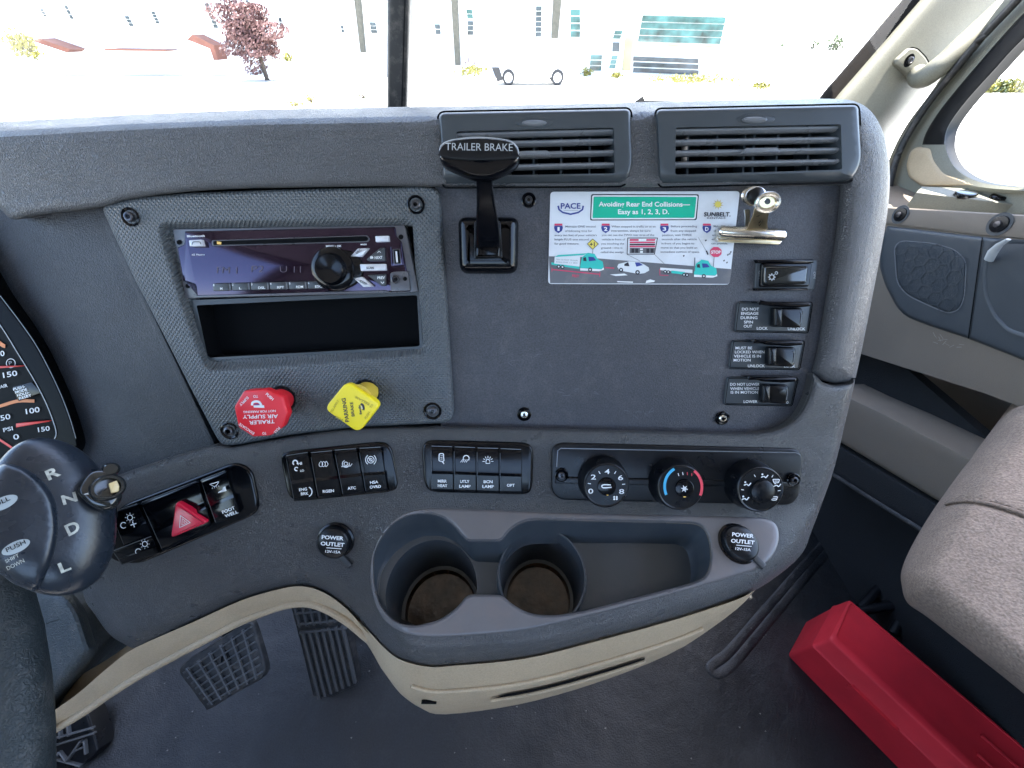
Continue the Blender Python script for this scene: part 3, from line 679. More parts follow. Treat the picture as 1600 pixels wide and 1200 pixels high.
# ---------------------------------------------------------------- bulldog clip
T = thing('bulldog_clip', 'silver bulldog clip holding the right edge of the card', 'clip', FC.hit(1172, 380))
b = B()
L0, L1 = FC.hit(1121, 362, .006), FC.hit(1226, 368, .006)
n_ = 18; rs = []
for t, k in ((0, .55), (.03, .9), (.06, 1), (.94, 1), (.97, .9), (1, .55)):
    P_ = L0.lerp(L1, t); rs.append([P_ + FC.V * .0045 * k * math.cos(a) + FC.N * .0050 * k * math.sin(a) for a in [2 * math.pi * i / n_ for i in range(n_)]])
b.rings(rs, M['chrome'])
b.prism(FC, [(1120, 370), (1226, 373), (1218, 382), (1121, 376.5)], .0028, .0062, M['chrome'], bev=.0006)
b.prism(FC, [(1124, 374), (1222, 376), (1217, 382), (1122, 378)], .006, .0072, M['brass'], bev=.0004)
b.build('jaw', T)
def arm(name, path, widths, mt, th=.0012):
    s_ = B(); rs = []
    for i, ((x, y), h) in enumerate(path):
        a = FC.hit(x - widths[i], y, h); c = FC.hit(x + widths[i], y, h)
        rs.append([a, c, c + FC.N * th, a + FC.N * th])
    s_.rings(rs, mt); return s_
s_ = arm('front_arm', [((1182, 358), .010), ((1184, 348), .014), ((1187, 338), .020), ((1190, 328), .027), ((1194, 321), .031)], [16, 13, 11.5, 12, 13], M['brass'])
FK = Fr(FC.hit(1199.5, 316, .035), (1, -.25, .25), (0, .25, 1))
rim = ell(1199.5, 316, 22, 16.5, 36, -22)
ru = ccw([FK.uv(x, y) for x, y in rim]); cu_, cv_ = FK.uv(1199.5, 316)
tor = []
for i in range(len(ru)):
    pass
rs = []
for k in range(9):
    a = 2 * math.pi * k / 8; rs.append([FK.pt(u, v, .0016 * math.sin(a)) for u, v in inset(ru, .0016 * (1 - math.cos(a)))])
s_.rings(rs, M['chrome'], cap0=False, cap1=False)
s_.sheet(ell(1199.5, 316, 20, 14.5, 30, -22), [ell(1199, 314.5, 5, 5, 14)], lambda x, y: FK.hit(x, y, -.0006 - .0 * x), M['brass'], step=5, wall=-FK.N * .001)
s_.build('front_finger_plate', T)
s_ = arm('rear_arm', [((1166, 354), .006), ((1167, 340), .008), ((1166, 328), .012)], [3, 3.5, 4], M['chrome'])
FK2 = Fr(FC.hit(1178, 306, .016), (1, .1, 0), (0, .45, .9))
ru = ccw([FK2.uv(x, y) for x, y in ell(1178, 306, 20, 16, 36, -10)]); rs = []
for k in range(9):
    a = 2 * math.pi * k / 8; rs.append([FK2.pt(u, v, .0015 * math.sin(a)) for u, v in inset(ru, .0022 * (1 - math.cos(a)))])
s_.rings(rs, M['chrome'], cap0=False, cap1=False)
s_.lathe(FK2, (1178, 307), [(.0055, -.001), (.0055, .003), (.004, .0045), (.0001, .005)], M['satin'])
s_.build('rear_finger_plate', T)

# ---------------------------------------------------------------- rocker switches on the facia
def z8(x, y): return (1120 + x / 4, 380 + y / 4)
def ZB(l): return [z8(*p) for p in l]
G4 = 'rocker switches at the right of the centre facia'
T = thing('rocker_switch', 'black rocker switch with ON markings, uppermost of the column right of the card', 'switch', FC.hit(1225, 452), G4)
b = B(); b.prism(FC, rp(ZB([(250, 104), (632, 104), (612, 292), (237, 294)]), 5, 4), 0, .0016, M['vent'], bev=.0006)
b.prism(FC, rp(ZB([(285, 124), (600, 120), (582, 272), (276, 275)]), 4, 4), .001, .0045, M['gloss'], bev=.0012)
b.prism(FC, ZB([(250, 103), (605, 101), (610, 122), (262, 124)]), .001, .005, M['gloss'], bev=.0012)
b.prism(FC, ZB([(240, 282), (570, 280), (576, 294), (244, 297)]), .001, .004, M['gloss'], bev=.001)
b.text(FC, 'OFF', z8(262, 172), z8(265, 232), 3.0, M['dimwhite'], .0018, .01); b.text(FC, 'ON', z8(604, 178), z8(604, 220), 3.6, M['dimwhite'], .0018, .01)
b.build('switch_frame', T)
b = B(); b.prism(FC, rp(ZB([(303, 142), (580, 140), (565, 255), (296, 257)]), 4, 4), .003, .0075, M['clear'], bev=.0022, seg=4)
gc = z8(344, 212)
b.stroke(FC, ell(gc[0], gc[1], 3.6, 3.6, 16), 1.5, .0077, M['dimwhite'], closed=True)
for i in range(8): a = i * math.pi / 4; b.stroke(FC, [(gc[0] + 4 * math.cos(a), gc[1] + 4 * math.sin(a)), (gc[0] + 6 * math.cos(a), gc[1] + 6 * math.sin(a))], 1.4, .0077, M['dimwhite'])
g2 = z8(372, 186); b.stroke(FC, ell(g2[0], g2[1], 2, 2, 12), 1.0, .0077, M['dimwhite'], closed=True)
b.build('rocker', T)
def guarded(q, lines_, lk, ul, lkp, ulp, label, rx):
    T = thing('guarded_switch', label, 'switch', FC.hit(*z8(*q[2])), G4)
    b = B(); b.prism(FC, rp(ZB(q), 4, 4), 0, .0018, M['vent'], bev=.0006); b.stroke(FC, inset(ccw(rp(ZB(q), 4, 4)), 1.6), .9, .0021, M['dark'], closed=True)
    b.stroke(FC, ccw(rp(ZB(q), 4, 4)), 2, .0003, M['dark'], closed=True)
    for (x0, y, x1, s_) in lines_: b.text(FC, s_, z8(x0, y), z8(x1, y), 4.1, M['white'], .0024, .012)
    b.text(FC, lk, z8(*lkp[:2]), z8(*lkp[2:]), 4.1, M['white'], .0024, .012); b.text(FC, ul, z8(*ulp[:2]), z8(*ulp[2:]), 3.8, M['white'], .0024, .012)
    b.build('switch_plate', T)
    x0, y0, x1, y1 = rx
    b = B(); b.prism(FC, rp(ZB([(x0, y0), (x1 - 12, y0 + 2), (x1, y0 + 18), (x1 - 14, y1 - 6), (x1 - 40, y1), (x0 + 55, y1 - 8), (x0 - 4, y1 - 8)]), 3, 3), .0015, .0052, M['gloss'], bev=.0016, seg=4)
    b.prism(FC, rp(ZB([(x0 + 8, y0 + 4), (x0 + 58, y0 + 4), (x0 + 54, y1 - 12), (x0 + 2, y1 - 12)]), 2, 3), .004, .0088, M['satin'], bev=.0018, seg=3)
    b.stroke(FC, ZB([(x1 - 20, y0 + 26), (x1 - 14, y0 + 46), (x1 - 20, y1 - 30)]), 1.2, .0055, M['slat'])
    b.build('rocker', T)
    b = B(); tx0, ty0, tx1 = q[0][0] + 118, q[0][1] + 8, q[1][0] - 2
    b.prism(FC, rp(ZB([(tx0, ty0 - 6), (tx1, ty0 - 8), (tx1 - 2, ty0 + 22), (tx1 - 90, ty0 + 30), (tx0 + 105, ty0 + 22)]), 3, 3), .001, .0105, M['gloss'], bev=.002, seg=4)
    b.build('switch_guard', T)
guarded([(135, 366), (598, 370), (570, 560), (112, 552)], [(157, 420, 264, 'DO NOT'), (152, 447, 260, 'ENGAGE'), (149, 474, 254, 'DURING'), (170, 501, 226, 'SPIN'), (168, 527, 221, 'OUT')], 'LOCK', 'UNLOCK', (250, 540, 318, 540), (444, 543, 552, 543), 'guarded switch reading DO NOT ENGAGE DURING SPIN OUT', (358, 402, 545, 532))
guarded([(100, 608), (550, 612), (517, 790), (75, 783)], [(117, 663, 221, 'MUST BE'), (113, 688, 298, 'LOCKED WHEN'), (107, 714, 276, 'VEHICLE IS IN'), (105, 739, 211, 'MOTION')], 'UNLOCK', 'LOCK', (194, 775, 300, 775), (420, 776, 490, 776), 'guarded switch reading MUST BE LOCKED WHEN VEHICLE IS IN MOTION', (322, 648, 500, 776))
guarded([(68, 838), (508, 842), (470, 1016), (45, 1008)], [(83, 890, 268, 'DO NOT LOWER'), (84, 917, 266, 'WHEN VEHICLE'), (87, 940, 257, 'IS IN MOTION')], 'LOWER', 'O', (168, 998, 254, 998), (434, 1002, 448, 1002), 'guarded switch reading DO NOT LOWER WHEN VEHICLE IS IN MOTION', (282, 884, 456, 1008))

# ---------------------------------------------------------------- radio
def z6(x, y): return (260 + x * .2625, 330 + y * .2625)
def ZC(l): return [z6(*p) for p in l]
FRd = FC
T = thing('car_radio', 'glossy dark purple car radio with one knob and preset buttons', 'radio', FC.hit(470, 465))
b = B(); h0 = .0055
b.prism(FC, rp(ZC([(34, 105), (1420, 82), (1500, 478), (1455, 484), (112, 520)]), 2, 3), -.004, .004, M['radio_edge'], bev=.0006)
b.prism(FC, rp(ZC([(105, 118), (1360, 92), (1368, 150), (1398, 182), (1450, 478), (180, 512), (170, 440), (95, 415), (60, 215), (104, 195)]), 2, 3), .003, h0, M['radio'], bev=.0012)
b.prism(FC, ZC([(180, 502), (1300, 470), (1330, 480), (1320, 486), (182, 515)]), .004, .0064, M['radio_edge'], bev=.0005)
for c in ((76, 185), (128, 444), (1396, 153)): b.decal(FC, ZC(ell(*c, 15, 15, 16)), .0043, M['dark'])
b.text(FC, 'Bluetooth', z6(122, 155), z6(228, 152), 3.0, M['white'], h0 + .0003, .03); b.text(FC, 'x2 Phone', z6(150, 263), z6(228, 263), 2.4, M['white'], h0 + .0003, .02)
b.text(FC, 'MENU \u2022 OK', z6(950, 214), z6(1042, 213), 3.0, M['white'], h0 + .0003, .03); b.text(FC, 'MODE', z6(1156, 202), z6(1192, 202), 2.0, M['white'], h0 + .0003, .03)
b.text(FC, 'FM 1', z6(300, 368), z6(420, 372), 10, M['segment'], h0 + .0003, -.015); b.text(FC, 'P2', z6(506, 364), z6(580, 364), 10.5, M['segment'], h0 + .0003, -.01); b.text(FC, 'U 11', z6(676, 364), z6(800, 366), 10, M['segment'], h0 + .0003, -.015)
b.build('faceplate', T)
b = B(); b.prism(FC, rp(ZC([(268, 172), (1195, 143), (1212, 165), (1200, 183), (270, 208)]), 3, 3), h0 - .0008, h0 + .0008, M['radio_edge'], bev=.0004)
b.prism(FC, rp(ZC([(278, 178), (1190, 148), (1203, 165), (1192, 178), (280, 202)]), 2, 3), h0 - .001, h0 + .001, M['dark']); b.decal(FC, ZC([(300, 180), (328, 184), (326, 198), (302, 196)]), h0 + .0013, M['amber']); b.build('disc_slot', T)
for i, s_ in enumerate(('M', '(', 'DSL', 'RPT', 'RDM', 'ESC')):
    x = 272 + i * 113; y = 430 - i * 2.6
    b = B(); b.prism(FC, rp(ZC([(x, y), (x + 96, y - 2), (x + 100, y + 44), (x + 6, y + 46)]), 1.5, 2), h0 - .0005, h0 + .0022, M['btn'], bev=.0006)
    b.prism(FC, ZC([(x + 98, y), (x + 108, y), (x + 112, y + 40), (x + 102, y + 41)]), h0 - .0005, h0 + .0016, M['slat'])
    b.text(FC, str(i + 1), z6(x + 6, y + 16), z6(x + 14, y + 16), 3.2, M['white'], h0 + .0025, .02); b.text(FC, {'M': 'M', '(': 'L'}.get(s_, s_), z6(x + 48, y + 38), z6(x + (62 if len(s_) == 1 else 90), y + 37), 3.6, M['white'], h0 + .0025, .02)
    b.build('preset_button', T)
def btn(name, pts, m_, txt=None, a=None, c=None, hp=3.4, tm='ink', hh=.0028):
    b = B(); b.prism(FC, rp(ZC(pts), 1, 2), h0 - .0005, h0 + hh, M[m_], bev=.0006)
    if txt: b.text(FC, txt, z6(*a), z6(*c), hp, M[tm], h0 + hh + .0003, .02)
    return b
btn('eject_button', [(1242, 147), (1322, 145), (1325, 180), (1245, 184)], 'silver').build('eject_button', T)
x_ = btn('call_button', [(132, 172), (205, 168), (216, 208), (136, 210)], 'silver'); x_.stroke(FC, spl(ZC([(152, 200), (158, 184), (180, 182), (200, 184), (204, 196)]), 3), 1.3, h0 + .0031, M['btn']); x_.build('call_button', T)
btn('b', [(1150, 315), (1304, 313), (1307, 353), (1156, 356)], 'silver', 'SCAN', (1190, 344), (1235, 343)).build('scan_button', T)
btn('b', [(1138, 222), (1205, 219), (1160, 272), (1095, 268)], 'silver', 'SRC', (1132, 256), (1162, 232), 3.4).build('source_button', T)
btn('b', [(1112, 398), (1165, 390), (1234, 449), (1172, 452)], 'silver', 'DISP', (1150, 420), (1190, 442), 3.2).build('display_button', T)
x_ = btn('b', [(1190, 285), (1270, 218), (1298, 216), (1302, 296), (1200, 298)], 'btn', 'NEXT', (1240, 284), (1286, 282), 4, 'white'); x_.stroke(FC, ZC([(1256, 248), (1265, 238), (1276, 246)]), 1.0, h0 + .0031, M['white']); x_.text(FC, 'B', z6(1214, 282), z6(1232, 281), 3.4, M['white'], h0 + .0031, .04); x_.build('next_button', T)
x_ = btn('b', [(1204, 378), (1304, 374), (1304, 444), (1280, 446), (1195, 382)], 'btn', 'PREV', (1256, 404), (1300, 403), 4, 'white'); x_.stroke(FC, ZC([(1276, 420), (1286, 430), (1296, 420)]), 1.0, h0 + .0031, M['white']); x_.build('previous_button', T)
b = B(); uc = (1020, 345)
for (ox, rx_, ry_, ha, hb, m_) in ((18, 132, 118, h0, h0 + .002, 'gloss'), (0, 0, 0, 0, 0, None)):
    if m_: b.prism(FC, ZC(ell(uc[0] + 18, uc[1], rx_, ry_, 48)), ha, hb, M[m_], bev=.0015)
b.lathe(FC, z6(985, 345), [(.0165, h0 + .001), (.0160, h0 + .003), (.0140, h0 + .0045), (.0118, h0 + .005), (.0108, h0 + .0085), (.0100, h0 + .0096), (.0082, h0 + .0094), (.004, h0 + .0086), (.0001, h0 + .0082)], M['gloss'], n=48, hc=h0 + .004)
for k in range(3): a = R(150 + 35 * k - 35); b.lathe(FC, z6(985 + math.cos(a) * 72, 345 - math.sin(a) * 68), [(.003, h0 + .006), (.0027, h0 + .0085), (.0001, h0 + .009)], M['radio_edge'], hc=h0 + .007, n=12)
b.build('volume_knob', T)
b = B(); b.prism(FC, rp(ZC([(1330, 208), (1400, 204), (1415, 325), (1336, 332)]), 2, 3), h0 - .0005, h0 + .0018, M['radio'], bev=.001); b.prism(FC, rp(ZC([(1345, 225), (1390, 222), (1398, 315), (1354, 318)]), 1.5, 3), h0, h0 + .0022, M['screw'], bev=.0004)
b.decal(FC, ZC([(1352, 230), (1385, 228), (1392, 310), (1359, 312)]), h0 + .0024, M['dark']); b.prism(FC, ZC([(1362, 238), (1372, 238), (1378, 304), (1368, 305)]), h0 + .0022, h0 + .003, M['silver']); b.build('usb_port', T)
b = B(); b.prism(FC, rp(ZC([(1330, 368), (1352, 360), (1436, 356), (1452, 472), (1334, 478)]), 3, 3), h0 - .001, h0 + .0008, M['radio_edge'], bev=.0005)
b.lathe(FC, z6(1364, 405), [(.0032, h0), (.0032, h0 + .002), (.0024, h0 + .0024), (.0018, h0 + .001), (.0001, h0 + .001)], M['screw'], hc=h0 + .001); b.decal(FC, ZC(ell(1364, 405, 11, 11, 16)), h0 + .0026, M['dark']); b.decal(FC, ZC(ell(1420, 402, 12, 13, 16)), h0 + .0012, M['dark']); b.build('audio_socket', T)

# ---------------------------------------------------------------- air brake knobs
def collar(b, c, rpx, h=.009):
    q = FC.uv(c[0], c[1], h); sc_ = (FC.hit(c[0] + 1, c[1], h) - FC.hit(c[0], c[1], h)).length * rpx
    b.lathe(FC, None, [(sc_, h - .002), (sc_, h + .002), (sc_ * .93, h + .0035), (sc_ * .8, h + .0035), (sc_ * .74, h + .001), (.0001, h + .0005)], M['satin'], uv=q)
T = thing('trailer_air_supply_knob', 'red octagonal pull knob marked TRAILER AIR SUPPLY, printed upside down', 'knob', FC.hit(440, 622))
b = B(); collar(b, (441, 623), 21); b.build('collar', T)
b = B(); hf = .036
b.lathe(FC, (437, 626), [(.0085, .009), (.0088, .015), (.0075, .02), (.0075, .031), (.012, .033)], M['red'], hc=.016)
oc = rp([(365, 636), (380, 611), (415, 608.5), (441, 620), (449.5, 647), (441, 668), (422, 681), (395, 683), (372, 668)], 3, 3)
b.prism(FC, oc, hf - .006, hf, M['red'], bev=.0014, seg=4, back=True)
def z2(x, y): return (330 + x * .1875, 580 + y * .1875)
g = hf + .0003
def tx(s_, a, c, hp, m_='white', bo=.015): b.text(FC, s_, z2(*a), z2(*c), hp, M[m_], g, bo)
tx('TRAILER', (527, 403), (315, 415), 5.6); tx('AIR SUPPLY', (556, 360), (262, 366), 5.6); tx('NOT FOR PARKING', (537, 322), (268, 332), 3.3)
tx('PUSH', (452, 195), (508, 245), 4.2); tx('TO', (390, 198), (350, 200), 4.0); tx('SUPPLY', (300, 208), (232, 276), 4.2)
tx('PULL', (560, 462), (520, 510), 4.0); tx('TO', (458, 505), (425, 509), 4.0); tx('EVACUATE', (362, 512), (240, 430), 4.0)
b.stroke(FC, spl([z2(340, 285), z2(345, 262), (z2(372, 252)), z2(400, 258), z2(418, 285)], 4), 3.6, g, M['white']); b.stroke(FC, [z2(360, 275), z2(400, 277)], 1.4, g + .0002, M['navy']); b.decal(FC, [z2(352, 285), z2(440, 283), z2(444, 306), z2(355, 302)], g, M['white'])
b.build('knob', T)
T = thing('parking_brake_knob', 'yellow diamond shaped pull knob marked PARKING BRAKE', 'knob', FC.hit(574, 610))
b = B(); collar(b, (572, 613), 21); b.build('collar', T)
b = B(); b.lathe(FC, (571, 615), [(.0085, .009), (.0088, .015), (.0075, .02), (.0075, .031), (.012, .033)], M['yellow_dull'], hc=.016)
dm = rp([(541, 596, 12), (595, 632, 12), (560, 677, 12), (506, 639, 12)], 12, 6)
b.prism(FC, dm, hf - .005, hf, M['yellow'], bev=.0012, seg=4, back=True)
tx('PARKING', (1150, 420), (1118, 222), 6.0, 'ink', .02); tx('BRAKE', (1195, 375), (1180, 255), 4.6, 'ink')
M['olive'] = mat('faint_olive_print', (.42, .34, .03), .5)
tx('PULL', (1100, 398), (1032, 372), 3.4, 'olive'); tx('TO APPLY', (1005, 350), (1068, 245), 3.4, 'olive'); tx('PUSH', (1290, 400), (1325, 345), 3.4, 'olive'); tx('TO', (1335, 310), (1352, 280), 3.4, 'olive'); tx('RELEASE', (1320, 270), (1205, 205), 3.4, 'olive')
b.text(FC, 'Bendix', z2(1255, 358), z2(1240, 280), 3.2, M['ink'], g, .04); b.stroke(FC, spl([z2(1245, 272), z2(1262, 282), z2(1270, 305), z2(1268, 325)], 3), 3.2, g, M['ink']); b.stroke(FC, [z2(1252, 290), z2(1258, 315)], 1.2, g + .0002, M['white'])
b.build('knob', T)
# ================================================================ switch panels in the band
def panel(name, label, outline, c, group, cells, extra=None):
    fr = tangent(*c); T = thing(name, label, 'switch panel', fr.hit(*c), group)
    b = B(); b.prism(fr, rp(outline, 16, 6), -.006, .0025, M['gloss'], bev=.0022, seg=4)
    b.stroke(fr, inset(ccw(rp(outline, 16, 6)), -1), 3, -.0003, M['dark'], closed=True)
    b.build('housing', T)
    for nm, q, draw in cells:
        b = B(); mid = [((q[0][0] + q[3][0]) / 2, (q[0][1] + q[3][1]) / 2), ((q[1][0] + q[2][0]) / 2, (q[1][1] + q[2][1]) / 2)]
        L = lambda a, c_, t: (a[0] + (c_[0] - a[0]) * t, a[1] + (c_[1] - a[1]) * t)
        H = fr.hit
        # rocker: top half leans back, lower half leans out
        prof = [(0, .0028), (.03, .0052), (.08, .0058), (.45, .0040), (.55, .0042), (.62, .0066), (.95, .0058), (1, .003)]
        rs = [[H(*L(L(q[0], q[3], t), L(q[1], q[2], t), e), h - (.0012 if e in (0, 1) else 0)) for e in (0, .03, .97, 1)] for t, h in prof]
        b.rings(rs, M['gloss'], closed=False)
        b.stroke(fr, [L(q[0], q[1], .04), L(q[0], q[1], .96)], 1.1, .0054, M['edge']); b.stroke(fr, [L(L(q[0], q[3], .1), L(q[1], q[2], .1), .015), L(L(q[0], q[3], .95), L(q[1], q[2], .95), .015)], .8, .0062, M['btn'])  # top-edge stroke paints the bevel's reflection
        side = [[r_[0] - fr.N * .004 for r_ in rs], [r_[0] for r_ in rs]]; b.rings(side, M['gloss'], closed=False)
        side = [[r_[-1] for r_ in rs], [r_[-1] - fr.N * .004 for r_ in rs]]; b.rings(side, M['gloss'], closed=False)
        if draw: draw(b, fr)
        b.build(nm, T)
    if extra: extra(T, fr)
    return T
def two(b, fr, s1, a1, b1, s2=None, a2=None, b2=None, hp=4.2):
    b.text(fr, s1, a1, b1, hp, M['white'], .0069, .03)
    if s2: b.text(fr, s2, a2, b2, hp, M['white'], .0069, .03)
def ring(b, fr, c, r_, w_=1.2, a0=0, a1=360, h=.0062): b.stroke(fr, [(c[0] + r_ * math.cos(R(t)), c[1] + r_ * math.sin(R(t))) for t in np.linspace(a0, a1, 20)], w_, h, M['white'])
GP = 'glossy black switch panels in the lower dashboard band'
# hazard panel
def p3(x, y): return (x / 4, 600 + y / 4)
P3 = lambda l: [p3(*q) for q in l]
def foot(b, fr):
    b.text(fr, 'FOOT', p3(1392, 812), p3(1470, 780), 4.6, M['white'], .0069, .03); b.text(fr, 'WELL', p3(1408, 836), p3(1490, 806), 4.6, M['white'], .0069, .03)
    b.stroke(fr, P3([(1310, 628), (1368, 610)]), 1.4, .0062, M['white'])
    b.stroke(fr, spl(P3([(1318, 632), (1345, 640), (1366, 615)]), 3), 1.0, .0062, M['white'])
    for k in range(4): b.stroke(fr, P3([(1328 + 13 * k, 646 - 4 * k), (1326 + 14 * k, 655 - 4 * k)]), .8, .0062, M['white'])
    b.decal(fr, P3([(1395, 645), (1408, 640), (1416, 668), (1362, 682), (1368, 672), (1390, 662)]), .0062, M['white'])
def plus(sign, cx, cy):
    def f(b, fr):
        c = p3(cx, cy); ring(b, fr, c, 4, 1.1)
        for i in range(8):
            a = i * math.pi / 4; b.stroke(fr, [(c[0] + 5.6 * math.cos(a), c[1] + 5.6 * math.sin(a)), (c[0] + 7.6 * math.cos(a), c[1] + 7.6 * math.sin(a))], .8, .0062, M['white'])
        ring(b, fr, (c[0] - 10, c[1] + 12), 4.5, 1.2, 40, 320); b.stroke(fr, [(c[0] + 1, c[1] + 12), (c[0] + 10, c[1] + 9)], 1.5, .0062, M['white'])
        if sign: b.stroke(fr, [(c[0] + 4, c[1] + 6), (c[0] + 7, c[1] + 15)], 1.5, .0062, M['white'])
    return f
def haz(T, fr):
    tri = rp([p3(1092, 735), p3(1295, 868), p3(1060, 968)], 7, 5)
    b = B(); b.prism(fr, tri, .003, .0095, M['hazard'], bev=.002, seg=5)
    b.stroke(fr, P3([(1128, 822), (1188, 866), (1122, 898)]), 1.8, .0099, M['white'], closed=True); b.stroke(fr, P3([(1139, 842), (1170, 866), (1137, 882)]), 1.1, .0099, M['white'], closed=True)
    b.stroke(fr, P3([(1150, 858), (1151, 868)]), .9, .0100, M['white']); b.build('hazard_button', T)
panel('hazard_switch_panel', 'slanted black switch panel with the red triangular hazard button', [(150, 822), (190, 790), (366, 722), (392, 734), (404, 790), (396, 806), (215, 883), (172, 878)], (285, 805), GP, [
    ('dimmer_up_button', P3([(690, 805), (862, 745), (955, 945), (775, 1015)]), plus(True, 812, 835)),
    ('dimmer_down_button', P3([(700, 1045), (955, 948), (1000, 1060), (760, 1130)]), plus(False, 905, 1000)),
    ('hazard_rocker', P3([(874, 742), (1240, 602), (1332, 880), (1015, 1050)]), None),
    ('foot_well_switch', P3([(1252, 600), (1412, 540), (1500, 810), (1350, 880)]), foot)], haz)
# engine / traction panel
def z2l(l): return [z2(*q) for q in l]
def d1(b, fr):
    b.text(fr, 'HI', z2(722, 782), z2(757, 778), 4.0, M['white'], .0062, .03); b.text(fr, 'LO', z2(742, 838), z2(775, 835), 3.0, M['white'], .0056, .02); ring(b, fr, z2(700, 762), 3.6, 2.0, 120, 400); ring(b, fr, z2(710, 815), 2.6, 1.6, 60, 330, .0052)
    two(b, fr, 'ENG', z2(733, 1000), z2(800, 992), 'BRK', z2(748, 1034), z2(812, 1028)); ring(b, fr, z2(800, 1005), 7.5, 1.6, -70, 70, .0069)
def d2(b, fr):
    for dx in (0, 1, 2): b.stroke(fr, spl(z2l([(900 + 25 * dx, 772 - 3 * dx), (915 + 22 * dx, 752), (930 + 22 * dx, 775), (918 + 20 * dx, 795), (902 + 25 * dx, 790)]), 3, closed=True), .9, .006, M['white'], closed=True)
    two(b, fr, 'RGEN', z2(930, 1014), z2(1024, 1006))
def d3(b, fr):
    c = z2(1122, 772); ring(b, fr, c, 2.8, 1.1); ring(b, fr, c, 5.4, 1.1, -20, 250); b.stroke(fr, z2l([(1085, 795), (1160, 790), (1175, 770)]), 1.2, .006, M['white'])
    two(b, fr, 'ATC', z2(1137, 988), z2(1207, 982))
def d4(b, fr):
    c = z2(1330, 738); ring(b, fr, c, 5.2, 1.1); ring(b, fr, c, 2.2, 1.0); ring(b, fr, c, 8.2, 1.2, -55, 55); ring(b, fr, c, 8.2, 1.2, 125, 235); b.stroke(fr, z2l([(1308, 722), (1350, 756)]), 1, .0062, M['white'])
    two(b, fr, 'HSA', z2(1325, 940), z2(1393, 932), 'OVRD', z2(1322, 978), z2(1415, 970))
panel('engine_switch_panel', 'black panel of four rockers marked ENG BRK, RGEN, ATC and HSA OVRD', [(436, 712), (448, 706), (598, 690), (612, 700), (624, 758), (618, 769), (462, 785), (448, 775)], (532, 738), GP, [
    ('rocker_switch_button', z2l([(618, 705), (810, 675), (886, 1062), (690, 1085)]), d1), ('rocker_switch_button', z2l([(822, 680), (1012, 662), (1092, 1040), (892, 1062)]), d2),
    ('rocker_switch_button', z2l([(1022, 658), (1215, 645), (1284, 1015), (1098, 1040)]), d3), ('rocker_switch_button', z2l([(1228, 643), (1418, 632), (1475, 1000), (1288, 1014)]), d4)])
def z3(x, y): return (630 + x * .1875, 660 + y * .1875)
Z3 = lambda l: [z3(*q) for q in l]
def e1(b, fr):
    b.stroke(fr, rp(Z3([(300, 262), (335, 258), (340, 325), (298, 322)]), 2, 3), 1.5, .006, M['white'], closed=True); b.stroke(fr, Z3([(325, 325), (340, 345)]), 1.8, .006, M['white'])
    for k in range(3): b.stroke(fr, Z3([(310, 278 + 14 * k), (328, 276 + 14 * k)]), .9, .006, M['white'])
    two(b, fr, 'MIRR', z3(288, 500), z3(364, 500), 'HEAT', z3(288, 538), z3(367, 538))
def e2(b, fr):
    c = z3(525, 300); ring(b, fr, c, 4.6, 1.3, 150, 400)
    for k in range(4): b.stroke(fr, Z3([(497 + 14 * k, 308), (478 + 16 * k, 332)]), .9, .006, M['white'])
    two(b, fr, 'UTLY', z3(475, 503), z3(552, 503), 'LAMP', z3(467, 543), z3(563, 543))
def e3(b, fr):
    b.stroke(fr, Z3([(690, 342), (690, 322), (697, 308), (714, 308), (722, 322), (722, 342)]), 1.2, .006, M['white'], closed=True)
    for k in range(7): a = R(180 + 30 * k); c = z3(706, 325); b.stroke(fr, [(c[0] + 5 * math.cos(a), c[1] + 5 * math.sin(a)), (c[0] + 8.5 * math.cos(a), c[1] + 8.5 * math.sin(a))], .9, .006, M['white'])
    two(b, fr, 'BCN', z3(670, 505), z3(745, 505), 'LAMP', z3(660, 545), z3(756, 545))
def e4(b, fr): two(b, fr, 'OPT', z3(864, 535), z3(930, 535))
panel('lamp_switch_panel', 'black panel of four rockers marked MIRR HEAT, UTLY LAMP, BCN LAMP and OPT', [(658, 700), (666, 688), (824, 692), (834, 702), (832, 765), (824, 774), (672, 770), (662, 758)], (745, 731), GP, [
    ('rocker_switch_button', Z3([(229, 197), (415, 203), (420, 575), (237, 572)]), e1), ('rocker_switch_button', Z3([(422, 203), (606, 210), (610, 582), (426, 576)]), e2),
    ('rocker_switch_button', Z3([(613, 212), (798, 217), (801, 590), (616, 582)]), e3), ('rocker_switch_button', Z3([(805, 218), (990, 226), (990, 592), (807, 590)]), e4)])

# ---------------------------------------------------------------- climate controls
def z4(x, y): return (850 + x * .2625, 680 + y * .2625)
Z4 = lambda l: [z4(*q) for q in l]
fr = tangent(1058, 740); T = thing('climate_control_panel', 'black heater control panel with three round knobs', 'control panel', fr.hit(1058, 785))
b = B(); ol = rp([(862, 700), (874, 692), (1246, 701), (1256, 713), (1250, 775), (1238, 790), (874, 782), (861, 768)], 12, 6)
b.prism(fr, ol, -.006, .002, M['satin'], bev=.0018, seg=4); b.stroke(fr, inset(ccw(ol), -1), 3, -.0004, M['dark'], closed=True)
b.stroke(fr, Z4([(75, 190), (82, 92), (100, 78), (700, 90), (1500, 104), (1528, 118)]), 1.5, .0026, M['slat'])
b.prism(fr, Z4([(70, 250), (1530, 280), (1510, 318), (66, 288)]), .0015, .0035, M['satin'], bev=.0008)
b.build('faceplate', T)
for c in ((104, 238), (1484, 265)): screw(T, fr, z4(*c), 7.5, .003, bright=False)
